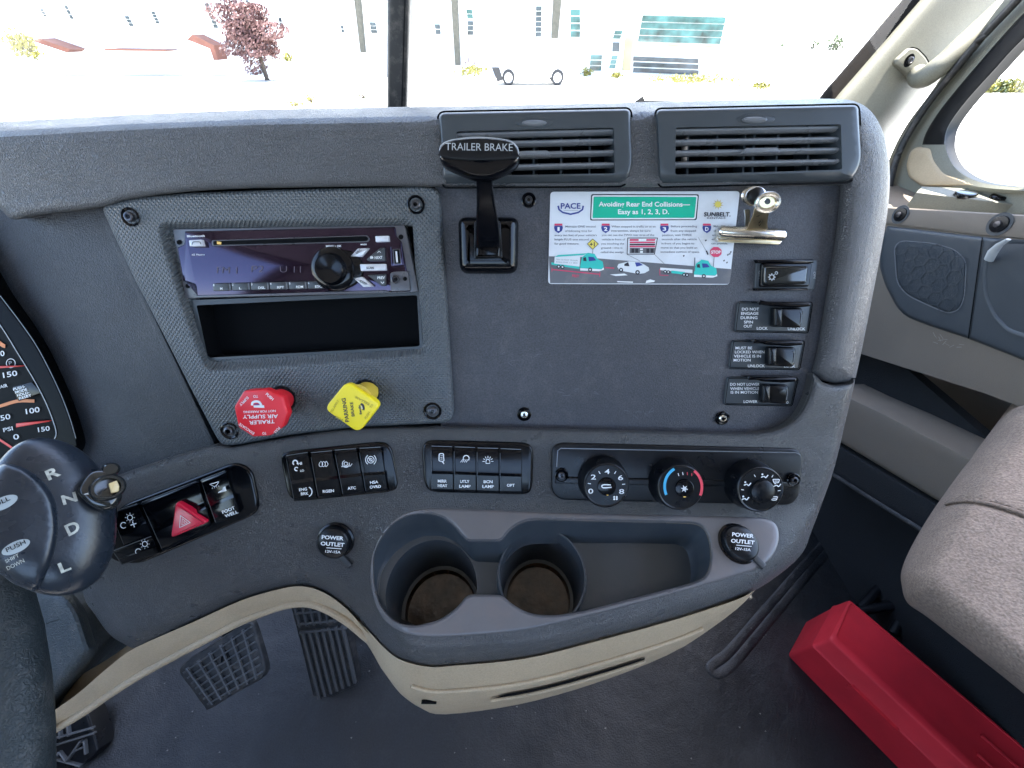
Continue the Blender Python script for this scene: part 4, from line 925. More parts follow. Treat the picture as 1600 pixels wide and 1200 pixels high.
def ck(cx, cy, rpx, deco):
    hk = .017; r_ = rpx * (fr.hit(*z4(cx + 3.81, cy), hk) - fr.hit(*z4(cx, cy), hk)).length
    b = B(); u, v = fr.uv(*z4(cx, cy), hk)
    b.lathe(fr, None, [(r_ * 1.10, .002), (r_ * 1.08, .006), (r_ * 1.0, hk - .002), (r_ * .98, hk - .0006), (r_ * .94, hk), (r_ * .9, hk - .0002), (r_ * .88, hk - .0006), (.0001, hk - .0006)], M['satin'], uv=(u, v), n=56)
    deco(b, cx, cy, hk); o = b.build('control_knob', T); return o
def kt(b, s_, x, y, hp, h): wd = 11 * hp / 4.6 * len(s_) * .85; b.text(fr, s_, z4(x - wd, y + hp * 1.9), z4(x + wd, y + hp * 1.9), hp, M['white'], h, .01)
def k1(b, cx, cy, h):
    for s_, x, y in (('0', 278, 333), ('2', 294, 249), ('4', 376, 216), ('6', 456, 253), ('8', 462, 335)): kt(b, s_, x, y, 7.4, h)
    for x, y, a in ((270, 288, 8), (330, 222, 60), (424, 222, -60), (474, 292, -5)):
        dx, dy = 9 * math.cos(R(a)), 9 * math.sin(R(a)); b.stroke(fr, [z4(x - dx, y - dy), z4(x + dx, y + dy)], 1.2, h, M['white'])
    b.lathe(fr, z4(374, 306), [(.0075, h - .001), (.0072, h + .0006), (.006, h + .001), (.0001, h + .001)], M['gloss'], hc=h)
    b.stroke(fr, spl(Z4([(402, 310), (355, 313), (344, 303), (356, 295), (398, 296)]), 3), 1.6, h + .0014, M['white']); b.lathe(fr, z4(376, 345), [(.0018, h), (.0016, h + .0008), (.0001, h + .001)], M['amber'], hc=h, n=14)
    for dx, dy in ((-8, -6), (7, -6), (-8, 7), (7, 6)): b.decal(fr, [z4(426 + dx + 6 * math.cos(t), 374 + dy + 6 * math.sin(t)) for t in [k * .7 for k in range(9)]], h, M['white'])
def k2(b, cx, cy, h):
    b.stroke(fr, [z4(cx + 12 + 108 * math.cos(R(t)), cy + 118 * math.sin(R(t)) - 8) for t in np.linspace(155, 242, 16)], 4.2, h, M['blue'])
    b.stroke(fr, [z4(cx + 18 + 108 * math.cos(R(t)), cy + 118 * math.sin(R(t)) - 4) for t in np.linspace(-55, 25, 16)], 4.2, h, M['pink'])
    for k, (x, y) in enumerate(((801, 234), (826, 228), (852, 228), (878, 234))): b.stroke(fr, [z4(x - 3 + 1.5 * k, y - 8), z4(x + 2, y + 9)], 1.0, h, M['white'] if k < 2 else M['pink'])
    b.lathe(fr, z4(836, 316), [(.0075, h - .001), (.0072, h + .0006), (.006, h + .001), (.0001, h + .001)], M['gloss'], hc=h)
    for k in range(3): a = R(60 * k + 10); b.stroke(fr, [z4(836 - 20 * math.cos(a), 319 - 20 * math.sin(a)), z4(836 + 20 * math.cos(a), 319 + 20 * math.sin(a))], 1.2, h + .0014, M['white'])
    b.stroke(fr, [z4(836 + 10 * math.cos(t), 319 + 10 * math.sin(t)) for t in [k * .7 for k in range(9)]], 1.1, h + .0015, M['white'], closed=True); b.lathe(fr, z4(834, 357), [(.0018, h), (.0016, h + .0008), (.0001, h + .001)], M['amber'], hc=h, n=14)
def k3(b, cx, cy, h):
    b.lathe(fr, z4(1300, 335), [(.0095, h - .001), (.0092, h + .001), (.0082, h + .0016), (.0001, h + .0014)], M['satin'], hc=h)
    for x, y in ((1210, 290), (1198, 375), (1312, 243), (1388, 296)):
        b.stroke(fr, spl(Z4([(x - 20, y + 8), (x - 2, y + 2), (x + 8, y + 10), (x + 22, y - 6)]), 3), 1.6, h, M['white']); b.decal(fr, [z4(x - 12 + 6 * math.cos(t), y - 10 + 6 * math.sin(t)) for t in [k * .7 for k in range(9)]], h, M['white'])
    for x, y in ((1370, 375), (1382, 272)): b.stroke(fr, rp(Z4([(x - 20, y - 9), (x + 20, y - 9), (x + 13, y + 11), (x - 13, y + 11)]), 1, 2), 1.3, h, M['white'], closed=True); b.stroke(fr, Z4([(x - 10, y + 1), (x + 10, y + 1)]), 1.2, h, M['white'])
    for x, y, a in ((1182, 325, 8), (1255, 242, 60), (1360, 244, -60), (1400, 330, -5)):
        dx, dy = 8 * math.cos(R(a)), 8 * math.sin(R(a)); b.stroke(fr, [z4(x - dx, y - dy), z4(x + dx, y + dy)], 1.1, h, M['white'])
ck(372, 300, 36.5, k1)['label'] = 'fan knob numbered 0 to 8'; ck(814, 313, 37, k2)['label'] = 'temperature knob with blue and red arcs'; ck(1290, 325, 37, k3)['label'] = 'airflow knob with seated figure symbols'
for x, y in ((682, 374), (1134, 380)):
    b = B(); b.prism(fr, rp(Z4([(x - 14, y - 8), (x + 6, y - 10), (x + 12, y + 10), (x - 4, y + 10)]), 1, 2), .003, .0065, M['white'], bev=.0006); b.build('pointer_mark', T)

# ---------------------------------------------------------------- power outlets
def outlet(c, f_, rpx, label, rot, strap):
    T = thing('power_outlet', label, 'power outlet', f_.hit(*c), 'round 12 volt power outlets'); hk = .008
    r_ = rpx * (f_.hit(c[0] + 1, c[1], hk) - f_.hit(c[0], c[1], hk)).length; u, v = f_.uv(*c, hk)
    b = B(); b.lathe(f_, None, [(r_ * 1.13, -.001), (r_ * 1.12, .0015), (r_ * 1.0, .002), (r_ * .97, .001)], M['gloss'], uv=(u, v), n=40); b.build('collar', T)
    b = B(); b.lathe(f_, None, [(r_ * .98, .001), (r_ * .99, hk - .003), (r_ * .95, hk - .001), (r_ * .86, hk), (r_ * .4, hk + .0008), (.0001, hk + .001)], M['satin'], uv=(u, v), n=40)
    c_, s_ = math.cos(R(rot)), math.sin(R(rot)); q = lambda x, y: (c[0] + x * c_ - y * s_, c[1] + x * s_ + y * c_); H = hk + .0012
    b.text(f_, 'POWER', q(-17, -8), q(17, -8), 5.6, M['white'], H, .03); b.text(f_, 'OUTLET', q(-18, 2), q(19, 2), 5.6, M['white'], H, .03); b.stroke(f_, [q(-9, 5.5), q(15, 5.5)], 1.1, H, M['white']); b.text(f_, '12V-15A', q(-10, 13), q(14, 13), 4.0, M['white'], H, .02)
    b.build('cap', T)
    b = B(); a, e = strap; d = (Vector(e) - Vector(a)).normalized(); n = Vector((-d.y, d.x)) * 4.5
    b.prism(f_, [tuple(Vector(a) + n), tuple(Vector(e) + n), tuple(Vector(e) - n), tuple(Vector(a) - n)], -.0005, .0028, M['rubber'], bev=.0008); b.build('strap', T)
outlet((519, 851), tangent(519, 851), 26, 'round POWER OUTLET cap on the curved console left of the cup holders', 4, ((530, 868), (546, 886)))
outlet((1160, 847), tangent(1160, 847), 27, 'round POWER OUTLET cap at the right end of the cup holder tray', 5, ((1176, 866), (1196, 886)))

# ---------------------------------------------------------------- cup holder tray
T = thing('cup_holder_tray', 'grey tray insert with two stained cup wells and a side bin', 'cup holder', F2.hit(850, 960, -.05))
opn = rp([(584, 893), (584, 868), (597, 838), (617, 815), (645, 803), (680, 803), (705, 816), (722, 837), (731, 846, 8), (783, 846, 8), (796, 828), (817, 815), (840, 812, 14), (1089, 818, 16), (1104, 830, 14), (1112, 866, 20), (1106, 898, 20), (1088, 909, 14), (910, 955), (866, 962), (831, 960), (805, 948), (783, 929, 8), (731, 929, 8), (713, 951), (687, 969), (647, 979), (617, 972), (594, 947), (585, 915)], 14, 4)
b = B(); TO = ccw(tray_out)
def St(x, y): return S(x, y) * (1 - .0025)
D1 = .040
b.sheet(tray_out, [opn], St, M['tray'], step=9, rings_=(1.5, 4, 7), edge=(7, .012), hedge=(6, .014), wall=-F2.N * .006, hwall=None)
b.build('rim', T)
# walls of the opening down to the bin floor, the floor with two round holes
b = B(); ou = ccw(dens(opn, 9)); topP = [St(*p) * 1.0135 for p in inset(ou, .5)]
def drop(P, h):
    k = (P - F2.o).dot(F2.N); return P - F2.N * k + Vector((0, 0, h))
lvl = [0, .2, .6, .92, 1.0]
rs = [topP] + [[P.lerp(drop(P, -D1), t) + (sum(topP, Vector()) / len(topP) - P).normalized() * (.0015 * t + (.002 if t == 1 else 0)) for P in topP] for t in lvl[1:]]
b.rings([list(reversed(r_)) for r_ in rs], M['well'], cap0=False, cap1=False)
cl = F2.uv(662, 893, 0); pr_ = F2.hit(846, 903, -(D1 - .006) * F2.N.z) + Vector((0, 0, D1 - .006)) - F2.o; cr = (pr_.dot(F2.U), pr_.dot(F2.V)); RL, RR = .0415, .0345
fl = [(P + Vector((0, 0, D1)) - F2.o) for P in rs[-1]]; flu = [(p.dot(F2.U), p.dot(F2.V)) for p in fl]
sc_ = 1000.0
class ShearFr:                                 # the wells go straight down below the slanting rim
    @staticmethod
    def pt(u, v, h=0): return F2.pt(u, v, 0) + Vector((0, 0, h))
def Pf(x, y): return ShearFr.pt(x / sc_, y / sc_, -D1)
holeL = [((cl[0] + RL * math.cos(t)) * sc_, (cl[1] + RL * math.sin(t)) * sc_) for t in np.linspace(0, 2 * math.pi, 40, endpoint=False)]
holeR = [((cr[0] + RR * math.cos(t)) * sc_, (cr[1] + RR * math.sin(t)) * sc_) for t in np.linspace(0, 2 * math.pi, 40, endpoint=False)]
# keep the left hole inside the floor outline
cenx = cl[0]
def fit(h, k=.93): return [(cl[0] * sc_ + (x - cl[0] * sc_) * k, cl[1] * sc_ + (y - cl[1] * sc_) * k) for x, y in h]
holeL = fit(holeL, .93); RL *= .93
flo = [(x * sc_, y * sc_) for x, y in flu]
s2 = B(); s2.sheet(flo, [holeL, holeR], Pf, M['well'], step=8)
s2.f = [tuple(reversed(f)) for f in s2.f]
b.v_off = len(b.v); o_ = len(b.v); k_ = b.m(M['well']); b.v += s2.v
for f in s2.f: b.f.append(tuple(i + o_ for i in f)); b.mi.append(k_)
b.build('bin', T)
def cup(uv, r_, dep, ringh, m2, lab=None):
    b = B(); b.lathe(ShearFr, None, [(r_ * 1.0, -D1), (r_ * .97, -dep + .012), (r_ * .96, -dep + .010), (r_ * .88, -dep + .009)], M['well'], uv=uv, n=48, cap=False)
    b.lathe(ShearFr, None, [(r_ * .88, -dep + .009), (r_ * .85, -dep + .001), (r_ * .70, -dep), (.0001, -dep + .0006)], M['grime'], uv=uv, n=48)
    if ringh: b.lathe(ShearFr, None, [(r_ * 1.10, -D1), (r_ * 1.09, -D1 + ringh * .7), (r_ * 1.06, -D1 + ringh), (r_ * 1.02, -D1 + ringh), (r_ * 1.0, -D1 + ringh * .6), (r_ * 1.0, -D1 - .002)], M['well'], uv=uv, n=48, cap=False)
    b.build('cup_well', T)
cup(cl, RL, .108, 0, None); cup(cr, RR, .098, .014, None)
# grime ring on the channel between the wells
# ---------------------------------------------------------------- beige trim under the console
def loft(b, top, bot, m_, bulge=0, rows=8, bv=(0, -1, 0), back=None):
    rs = []
    for k in range(rows + 1):
        t = k / rows; rs.append([a.lerp(c, t) + Vector(bv) * bulge * math.sin(math.pi * t) ** .8 * min(1, 6 * i / len(top), 6 * (len(top) - 1 - i) / len(top)) for i, (a, c) in enumerate(zip(top, bot))])
    if back: rs.append([p + Vector(back) for p in bot])
    b.rings(rs, m_, closed=False)
tp = spl([(540, 950), (572, 982), (600, 1012), (626, 1031), (669, 1042), (713, 1040), (822, 1029), (936, 1001), (1063, 966), (1151, 937), (1180, 922)], 4)
bt = spl([(556, 985), (584, 1018), (606, 1050), (628, 1082), (657, 1105), (695, 1116), (810, 1100), (925, 1068), (1035, 1024), (1120, 968), (1172, 930)], 4)
FB_ = Fr((0, 0, -.47), (1, 0, 0), (0, 1, 0))
b = B(); top = [S(x, y) * 1.034 for x, y in tp]; bot = []
for i, (x, y) in enumerate(bt):
    d = ray(x, y); k = min(1, max(0, (y - tp[i][1]) / 60)); z = top[i].z - .004 - .11 * k; bot.append(d * (z / d.z))
loft(b, top, bot, M['beige'], bulge=.007, rows=10, back=(0, .10, .02))
def bz3(t, k):  # point on the loft
    i = t * (len(top) - 1); j = min(int(i), len(top) - 2); f_ = i - j; return top[j].lerp(top[j + 1], f_).lerp(bot[j].lerp(bot[j + 1], f_), k) + Vector((0, -1, 0)) * .007 * math.sin(math.pi * k) ** .8 * min(1, 6 * t, 6 * (1 - t))
# coin slot: dark recess with a lit lower lip
sl = [bz3(t, .33 + .10 * t) + Vector((0, -.0012, 0)) for t in np.linspace(.58, .76, 12)]; sl2 = [bz3(t, .40 + .08 * t) + Vector((0, -.0012, 0)) for t in np.linspace(.56, .76, 12)]
b.rings([sl, sl2], M['dark'], closed=False)
b.tube([p + Vector((0, -.0008, 0)) for p in sl2], .0012, M['beige'], n=8)
rl = [bz3(t, .26) + Vector((0, -.001, 0)) for t in np.linspace(.35, .84, 30)]; b.tube(rl, .0016, M['beige'], n=8)
sc2 = bz3(.43, .45) + Vector((0, -.001, 0)); b.tube([sc2 + Vector((-.006, 0, 0)), sc2 + Vector((.006, 0, -.001))], .0014, M['dark'], n=8)
b.build('lower_cover', DASH)
b = B()
t2 = spl([(70, 1120), (120, 1085), (170, 1042), (212, 1012), (300, 973), (375, 939), (431, 922), (469, 916), (506, 926), (544, 954), (575, 990)], 4)
b2 = spl([(72, 1146), (130, 1112), (180, 1078), (232, 1046), (310, 1004), (375, 970), (431, 948), (469, 940), (500, 944), (540, 965), (578, 996)], 4)
top = [S(max(x, 128), y) * 1.03 if x >= 128 else ray(x, y) * (TB(y) * 1.03) for x, y in t2]
bot = [ray(x, y) * (TB(y) * 1.075 if x < 430 else TB(y) * (1.075 - .03 * sstep(430, 560, x))) for x, y in b2]
loft(b, top, bot, M['beige'], bulge=.004, rows=8, bv=(0, -.7, -.7), back=(0, .04, .01))
b.tube([p + Vector((0, -.001, .001)) for p in bot], .0042, M['beige'], n=10)
b.build('edge_trim', DASH)

# ---------------------------------------------------------------- gauge cluster
FG = Fr(FC.hit(60, 600, .004), (1, .12, 0), (0, .5, .866))
T = thing('gauge_cluster', 'gloss framed instrument cluster with air pressure gauges at the left edge', 'instrument cluster', FG.hit(40, 700))
b = B(); go = spl([(-120, 300), (-40, 400), (0, 461), (35, 507), (62, 548), (92, 607), (109, 650), (120, 685), (121, 700), (112, 716)], 4) + [(60, 760), (-160, 760)]
gi = spl([(-120, 350), (-40, 455), (0, 508), (30, 556), (52, 592), (68, 622), (78, 645), (87, 672), (86, 684), (80, 690)], 4) + [(-20, 740), (-140, 740)]
b.sheet(go, [gi], lambda x, y: FG.hit(x, y, .006), M['bezelblack'], step=14, rings_=(1.5, 3), edge=(3, .008), wall=-FG.N * .012, hwall=-FG.N * .008)
b.stroke(FG, spl([(-40, 455), (0, 508), (30, 556), (52, 592), (68, 622), (78, 645), (87, 672), (86, 684), (80, 690)], 4), 1.4, .0065, M['dimwhite'])  # this line and the next: gloss highlights painted on the bezel
b.stroke(FG, spl([(0, 462), (35, 508), (62, 549), (91, 607), (108, 650), (118.5, 685)], 4), 1.2, .0068, M['slat']); b.build('bezel', T)
b = B(); b.prism(FG, [(-160, 320), (10, 480), (100, 640), (110, 720), (-170, 780)], -.004, 0, M['dial'])
def z5(x, y): return (x * .2333, 440 + y * .2333)
def gt(s_, a, c, hp): b.text(FG, s_, z5(*a), z5(*c), hp, M['white'], .0008, .015)
gt('0', (4, 500), (32, 496), 8); gt('150', (22, 645), (118, 628), 8); gt('AIR', (2, 716), (52, 704), 5); gt('50', (6, 932), (72, 918), 8); gt('100', (175, 888), (268, 872), 8); gt('PSI', (24, 1008), (88, 994), 6); gt('0', (92, 1060), (130, 1052), 8); gt('150', (256, 1008), (335, 996), 7)
b.stroke(FG, spl([z5(-120, 900), z5(-40, 850), z5(20, 828), z5(120, 800), z5(230, 800)], 4), 5, .0006, M['orange']); b.stroke(FG, spl([z5(-60, 380), z5(-20, 400), z5(20, 428), z5(35, 432)], 4), 6, .0006, M['orange'])
b.stroke(FG, spl([z5(-60, 1010), z5(0, 1060), z5(60, 1100), z5(100, 1130)], 4), 3.5, .0006, M['needle'])
ring(b, FG, z5(72, 547), 7, 1.1, 0, 360, .0008); b.text(FG, 'P', z5(62, 560), z5(82, 556), 6, M['dimwhite'], .0008)
b.build('dial', T)
for a, c, w_ in ((z5(-60, 578), z5(160, 565), 3.0), (z5(105, 965), z5(330, 935), 5.0)):
    b = B(); b.prism(FG, [(a[0], a[1] - w_ / 1.6), (c[0], c[1] - .6), (c[0], c[1] + .6), (a[0], a[1] + w_ / 1.6)], .002, .004, M['needle'], bev=.0004, back=True); b.build('needle', T)
b = B(); b.prism(FG, rp([z5(80, 706), z5(215, 672), z5(285, 745), z5(120, 802)], 1.5, 2), 0, .004, M['gloss'], bev=.0006)
for k, s_ in enumerate(('PUSH-', 'MODE', 'HOLD-', 'RESET')): b.text(FG, s_, z5(90 + 13 * k, 730 + 20 * k), z5(170 + 14 * k, 708 + 20 * k), 3.6, M['white'], .0044, .03)
b.build('mode_button', T)

# ---------------------------------------------------------------- gear selector stalk
def zs(x, y): return (x / 4, 660 + y / 4)
T_S = .215
base_s = ray(80, 850) * T_S
T = thing('gear_selector', 'round grey gear selector stalk end lettered R N D L with PUSH and PULL marks', 'gear selector', base_s)
aim = ray(92, 812).normalized(); Nn = (-aim + Vector((.25, -.1, .25))).normalized()
Uh = Vector((1, 0, 0)); FS = Fr(ray(84, 808) * T_S, Uh - Nn * Uh.dot(Nn), Nn.cross(Uh))
# frame with U to the right, V up, N towards the lens
out_s = spl([(86, 931), (60, 927), (30, 916), (5, 900), (-25, 870), (-35, 800), (-20, 750), (5, 712), (34, 690), (67, 684), (105, 692), (140, 714), (166, 748), (180, 790), (182, 830), (176, 866), (160, 898), (135, 920), (110, 929)], 4, closed=True)
def Sk(x, y):
    d = max(0, -polydist((x, y), out_s)); k = min(1, d / 70); h = .012 * math.sqrt(max(0, 1 - (1 - k) ** 2)); return FS.hit(x, y, h - .006)
b = B(); b.sheet(out_s, [], Sk, M['knobgrey'], step=7, rings_=(.7, 2, 4, 7), wall=[-FS.N * .004 , -FS.N * .02 + Vector((-.002, 0, 0))])
class Hs:                                     # lettering follows the dome
    @staticmethod
    def hit(x, y, h=0): p = Sk(x, y); return p - ray(x, y).normalized() * h
def st(s_, a, c, hp, m_='silverprint', bo=.03): b.text(Hs, s_, zs(*a), zs(*c), hp, M[m_], .0007, bo)
M['silverprint'] = mat('worn_silver_print', (.42, .43, .38), .4, var=.3, vscale=400)
st('R', (304, 362), (383, 325), 15); st('N', (396, 515), (487, 488), 14, 'silverprint'); st('D', (430, 710), (508, 672), 17); st('L', (382, 942), (447, 915), 15)
b.build('selector_body', T)
cap = spl([(-30, 760), (0, 727), (28, 728), (50, 738), (70, 755), (85, 778), (91, 808), (91, 835), (84, 868), (72, 895), (57, 922), (30, 916), (5, 900), (-25, 870), (-35, 800)], 4, closed=True)
def Sc(x, y):
    p = Sk(x, y); d = max(0, -polydist((x, y), cap)); k = min(1, d / 14); return p - ray(x, y).normalized() * (.0045 * math.sqrt(max(0, 1 - (1 - k) ** 2)) + .0002)
b = B(); b.sheet(cap, [], Sc, M['knobgrey'], step=7, rings_=(.6, 1.5, 3, 6, 10))
class Hc:
    @staticmethod
    def hit(x, y, h=0): p = Sc(x, y); return p - ray(x, y).normalized() * h
M['ovalprint'] = mat('oval_pale_print', (.35, .40, .42), .4)
b.decal(Hc, ell(*zs(99, 780), 24, 9, 28, -24), .0005, M['ovalprint']); b.decal(Hc, ell(*zs(18, 505), 25, 9.5, 28, -24), .0005, M['ovalprint'])
b.text(Hc, 'PUSH', zs(44, 812), zs(163, 756), 6.8, M['dial'], .0009, .01); b.text(Hc, 'PULL', zs(-52, 540), zs(66, 484), 6.8, M['dial'], .0009, .01)
b.text(Hc, 'SHIFT', zs(38, 880), zs(122, 838), 5.2, M['silverprint'], .0005, .01); b.text(Hc, 'DOWN', zs(48, 925), zs(155, 872), 6.0, M['silverprint'], .0005, .01)
b.build('push_cap', T)
b = B()
# rotating pointer ring
FP = Fr(FS.hit(*p3(640, 650), .016), FS.U, FS.V)
drop_ = spl([p3(486, 668), p3(515, 605), p3(560, 555), p3(630, 528), p3(700, 535), p3(750, 580), p3(765, 650), p3(760, 725), p3(715, 775), p3(650, 786), p3(585, 768), p3(530, 728)], 4, closed=True)
b.prism(FP, drop_, -.010, 0, M['clear'], bev=.004, seg=6)
b.lathe(FP, p3(672, 650), [(.0075, -.002), (.0078, .003), (.0068, .0045), (.0055, .0045), (.005, .001), (.0001, .0005)], M['clear'])
b.prism(FP, rp([p3(678, 622), p3(730, 602), p3(748, 640), p3(742, 672), p3(695, 680)], 1.5, 2), .001, .006, M['brassy'] if 'brassy' in M else M['cardyel'], bev=.0006)
b.decal(FP, [p3(520, 690), p3(572, 672), p3(568, 690)], .0012, M['white'])
b.lathe(FP, p3(690, 535), [(.0042, -.012), (.0042, -.002), (.003, 0), (.0001, 0)], M['clear'], hc=-.003)
b.build('pointer_ring', T)
b = B(); b.tube([ray(88, 815) * .225, ray(85, 835) * .30, ray(75, 850) * .36], [.026, .018, .016], M['dark'])
b.build('stalk', T)
# ================================================================ steering wheel and column, left edge
T = thing('steering_column', 'dark grey steering column shroud below the gear selector', 'steering column', ray(60, 1000) * .36)
b = B()
FCo = Fr(ray(80, 980) * .36, (1, 0, .2), (0, .7, .7))
co = spl([(-80, 880), (20, 900), (95, 915), (128, 945), (148, 1000), (152, 1020), (120, 1060), (88, 1100), (72, 1160), (-80, 1200)], 4)
b.sheet(co, [], lambda x, y: FCo.hit(x, y, .012), M['wheel'], step=10, rings_=(2, 5, 9, 14, 20), edge=(24, .07), wall=[(0, .04, -.02), (0, .1, -.05)])
b.build('shroud', T)
b = B(); b.sheet([(60, 860), (140, 900), (180, 985), (235, 1012), (180, 1050), (70, 1130), (-60, 1180), (-60, 860)], [], lambda x, y: ray(x, y) * .47, M['dark'], step=30, wall=[(0, .06, 0)]); b.build('dark_gap_sheet', T)  # dark sheet added for the shade between shroud and console
b = B(); b.stroke(FCo, [(40, 985), (92, 968)], 1.4, .0125, M['matteblack']); b.build('seam', T)
T = thing('steering_wheel', 'grey leather grained steering wheel rim cutting the lower left corner', 'steering wheel', ray(10, 1100) * .26)
b = B(); pth = [ray(x, y) * t for x, y, t in [(-60, 760, .30), (-38, 840, .285), (-12, 920, .27), (8, 1000, .258), (18, 1080, .25), (22, 1160, .243), (22, 1250, .238), (10, 1340, .235)]]
b.tube([tuple(p) for p in spl(pth, 4)] if False else pth, [.0175] * 8, M['wheel'], n=28); b.build('rim', T)

# ================================================================ cab floor, bulkhead
ZF = -.95
FF = Fr((0, 0, ZF), (1, 0, 0), (0, 1, 0))
b = B()
nx, ny = 60, 60; vs = []; fs = []
def zfl(x, y):
    toe = sstep(.55, .95, y) * .40; tun = .05 * math.exp(-((x - .05) / .35) ** 2) * sstep(.0, .5, y)
    return ZF + toe + tun
for j in range(ny + 1):
    for i in range(nx + 1):
        x = -1.15 + 2.05 * i / nx; y = -1.0 + 2.0 * j / ny; vs.append((x, y, zfl(x, y)))
for j in range(ny):
    for i in range(nx): a = j * (nx + 1) + i; fs.append((a, a + 1, a + nx + 2, a + nx + 1))
b.add(vs, fs, M['floor'])
fo = b.build('floor'); fo['kind'] = 'structure'
b = B(); rnd_ = random.Random(11); M['crumb'] = mat('floor_grit', (.16, .15, .14), .8)
for _ in range(170):
    x, y = rnd_.uniform(-.8, .55), rnd_.uniform(-.35, .5); z = zfl(x, y) + .003; s_ = rnd_.uniform(.0008, .0026)
    a = rnd_.uniform(0, 6.28); b.face([(x + s_ * math.cos(a + k * 2.1), y + s_ * math.sin(a + k * 2.1) * .7, z) for k in range(3)], M['crumb'])
o = b.build('floor_grit', smooth=False); o['kind'] = 'stuff'; o['label'] = 'pale grit scattered on the black rubber floor'; o['category'] = 'grit'
# raised seat rail strip pressed in the rubber floor
def on_floor(x, y, h=0.0):
    p = FF.hit(x, y, 0)
    for _ in range(6): f_ = Fr((0, 0, zfl(p.x, p.y)), (1, 0, 0), (0, 1, 0)); p = f_.hit(x, y, h)
    return p
T = thing('floor_rib', 'long narrow rib pressed into the black rubber floor', 'floor rib', on_floor(1130, 1040))
b = B(); loop = spl([(1335, 800), (1260, 880), (1190, 960), (1140, 1018), (1117, 1036), (1110, 1046), (1122, 1052), (1142, 1040), (1175, 1002), (1230, 935), (1290, 865), (1350, 810)], 5)
b.tube([on_floor(x, y, .001) for x, y in loop], .009, M['floor'], n=12, flat=.18); b.build('rib', T)
FBk = Fr((0, .98, 0), (1, 0, 0), (0, 0, 1))
b = B(); b.box((-.1, 1.02, -.75), (2.2, .04, .9), M['carpet']); o = b.build('bulkhead'); o['kind'] = 'structure'

# ================================================================ pedals
def z9(x, y): return (x * .375, 880 + y * .375)
Z9 = lambda l: [z9(*q) for q in l]
FPb = Fr((-.42, .15, -.74), (1, .0, 0), (0, .8, .6))
pc = FPb.hit(345, 1040)
T = thing('brake_pedal', 'square ribbed rubber brake pedal under the steering column', 'pedal', pc)
b = B(); po = spl(Z9([(745, 455), (775, 410), (880, 340), (1000, 262), (1045, 250), (1062, 285), (1085, 360), (1106, 440), (1098, 470), (1080, 490), (980, 545), (870, 612), (848, 600), (790, 520)]), 3, closed=True)
b.prism(FPb, po, -.012, 0, M['rubber'], bev=.003, back=True); b.build('pad', T)
b = B()
def L2(a, c, t): return (a[0] + (c[0] - a[0]) * t, a[1] + (c[1] - a[1]) * t)
q0, q1, q2, q3 = (755, 452), (1040, 258), (1090, 470), (868, 600)
for k in range(6):
    t = .06 + k * .165; a = z9(*L2(q0, q1, t)); c = z9(*L2(q3, q2, t)); d = (Vector(c) - Vector(a)).normalized(); n = Vector((-d.y, d.x)) * 1.3
    b.prism(FPb, [tuple(Vector(a) + n), tuple(Vector(c) + n), tuple(Vector(c) - n), tuple(Vector(a) - n)], -.001, .005, M['rib'], bev=.001)
for k in range(7):
    t = .05 + k * .148; a = z9(*L2(q0, q3, t)); c = z9(*L2(q1, q2, t)); d = (Vector(c) - Vector(a)).normalized(); n = Vector((-d.y, d.x)) * 1.2
    b.prism(FPb, [tuple(Vector(a) + n), tuple(Vector(c) + n), tuple(Vector(c) - n), tuple(Vector(a) - n)], -.001, .0045, M['rib'], bev=.001)
b.build('tread', T)
b = B(); b.tube([FPb.hit(360, 1030, -.01), FPb.hit(360, 1010, -.05) + Vector((0, .12, .1)), FPb.hit(360, 1010, 0) + Vector((0, .35, .25))], .014, M['matteblack']); b.build('arm', T)
FPg = Fr((-.25, .2, -.78), (1, -.05, 0), (0, .55, .83))
T = thing('accelerator_pedal', 'long ribbed rubber accelerator pedal beside the centre console', 'pedal', FPg.hit(525, 1090))
b = B(); go_ = Z9([(1200, 140), (1412, 130), (1455, 300), (1492, 500), (1480, 512), (1325, 582), (1308, 575), (1250, 330)])
b.prism(FPg, go_, -.016, 0, M['rubber'], bev=.002, back=True); b.build('pad', T)
b = B()
for k in range(7):
    t = .04 + k * .153; a = z9(*L2((1250, 290), (1432, 262), t)); c = z9(*L2((1322, 572), (1484, 500), t)); n = Vector((2.1, 0))
    b.prism(FPg, [tuple(Vector(a) + n), tuple(Vector(c) + n), tuple(Vector(c) - n), tuple(Vector(a) - n)], -.001, .005, M['rib'], bev=.001)
for (y0, dy) in ((160, 0), (205, 0), (250, 0), (285, 0)):
    a = z9(1205 + (y0 - 140) * .28, y0 + 8); c = z9(1415 + (y0 - 140) * .2, y0 - 12); n = Vector((0, 1.6))
    b.prism(FPg, [tuple(Vector(a) + n), tuple(Vector(c) + n), tuple(Vector(c) - n), tuple(Vector(a) - n)], -.001, .005, M['rib'], bev=.001)
for k in range(7):
    t = .04 + k * .153; a = z9(*L2((1206, 150), (1414, 132), t)); c = z9(*L2((1240, 270), (1432, 245), t)); n = Vector((1.6, 0))
    b.prism(FPg, [tuple(Vector(a) + n), tuple(Vector(c) + n), tuple(Vector(c) - n), tuple(Vector(a) - n)], -.001, .005, M['rib'], bev=.001)
b.build('tread', T)
b = B(); b.box(FPg.hit(520, 1000, -.05) + Vector((0, .12, -.02)), (.05, .2, .05), M['matteblack']); b.build('arm', T)
FPd = Fr((-.62, .12, -.86), (1, -.1, 0), (0, .85, .52))
T = thing('foot_rest', 'black moulded foot rest with chevron grip behind the wheel rim', 'foot rest', FPd.hit(110, 1180))
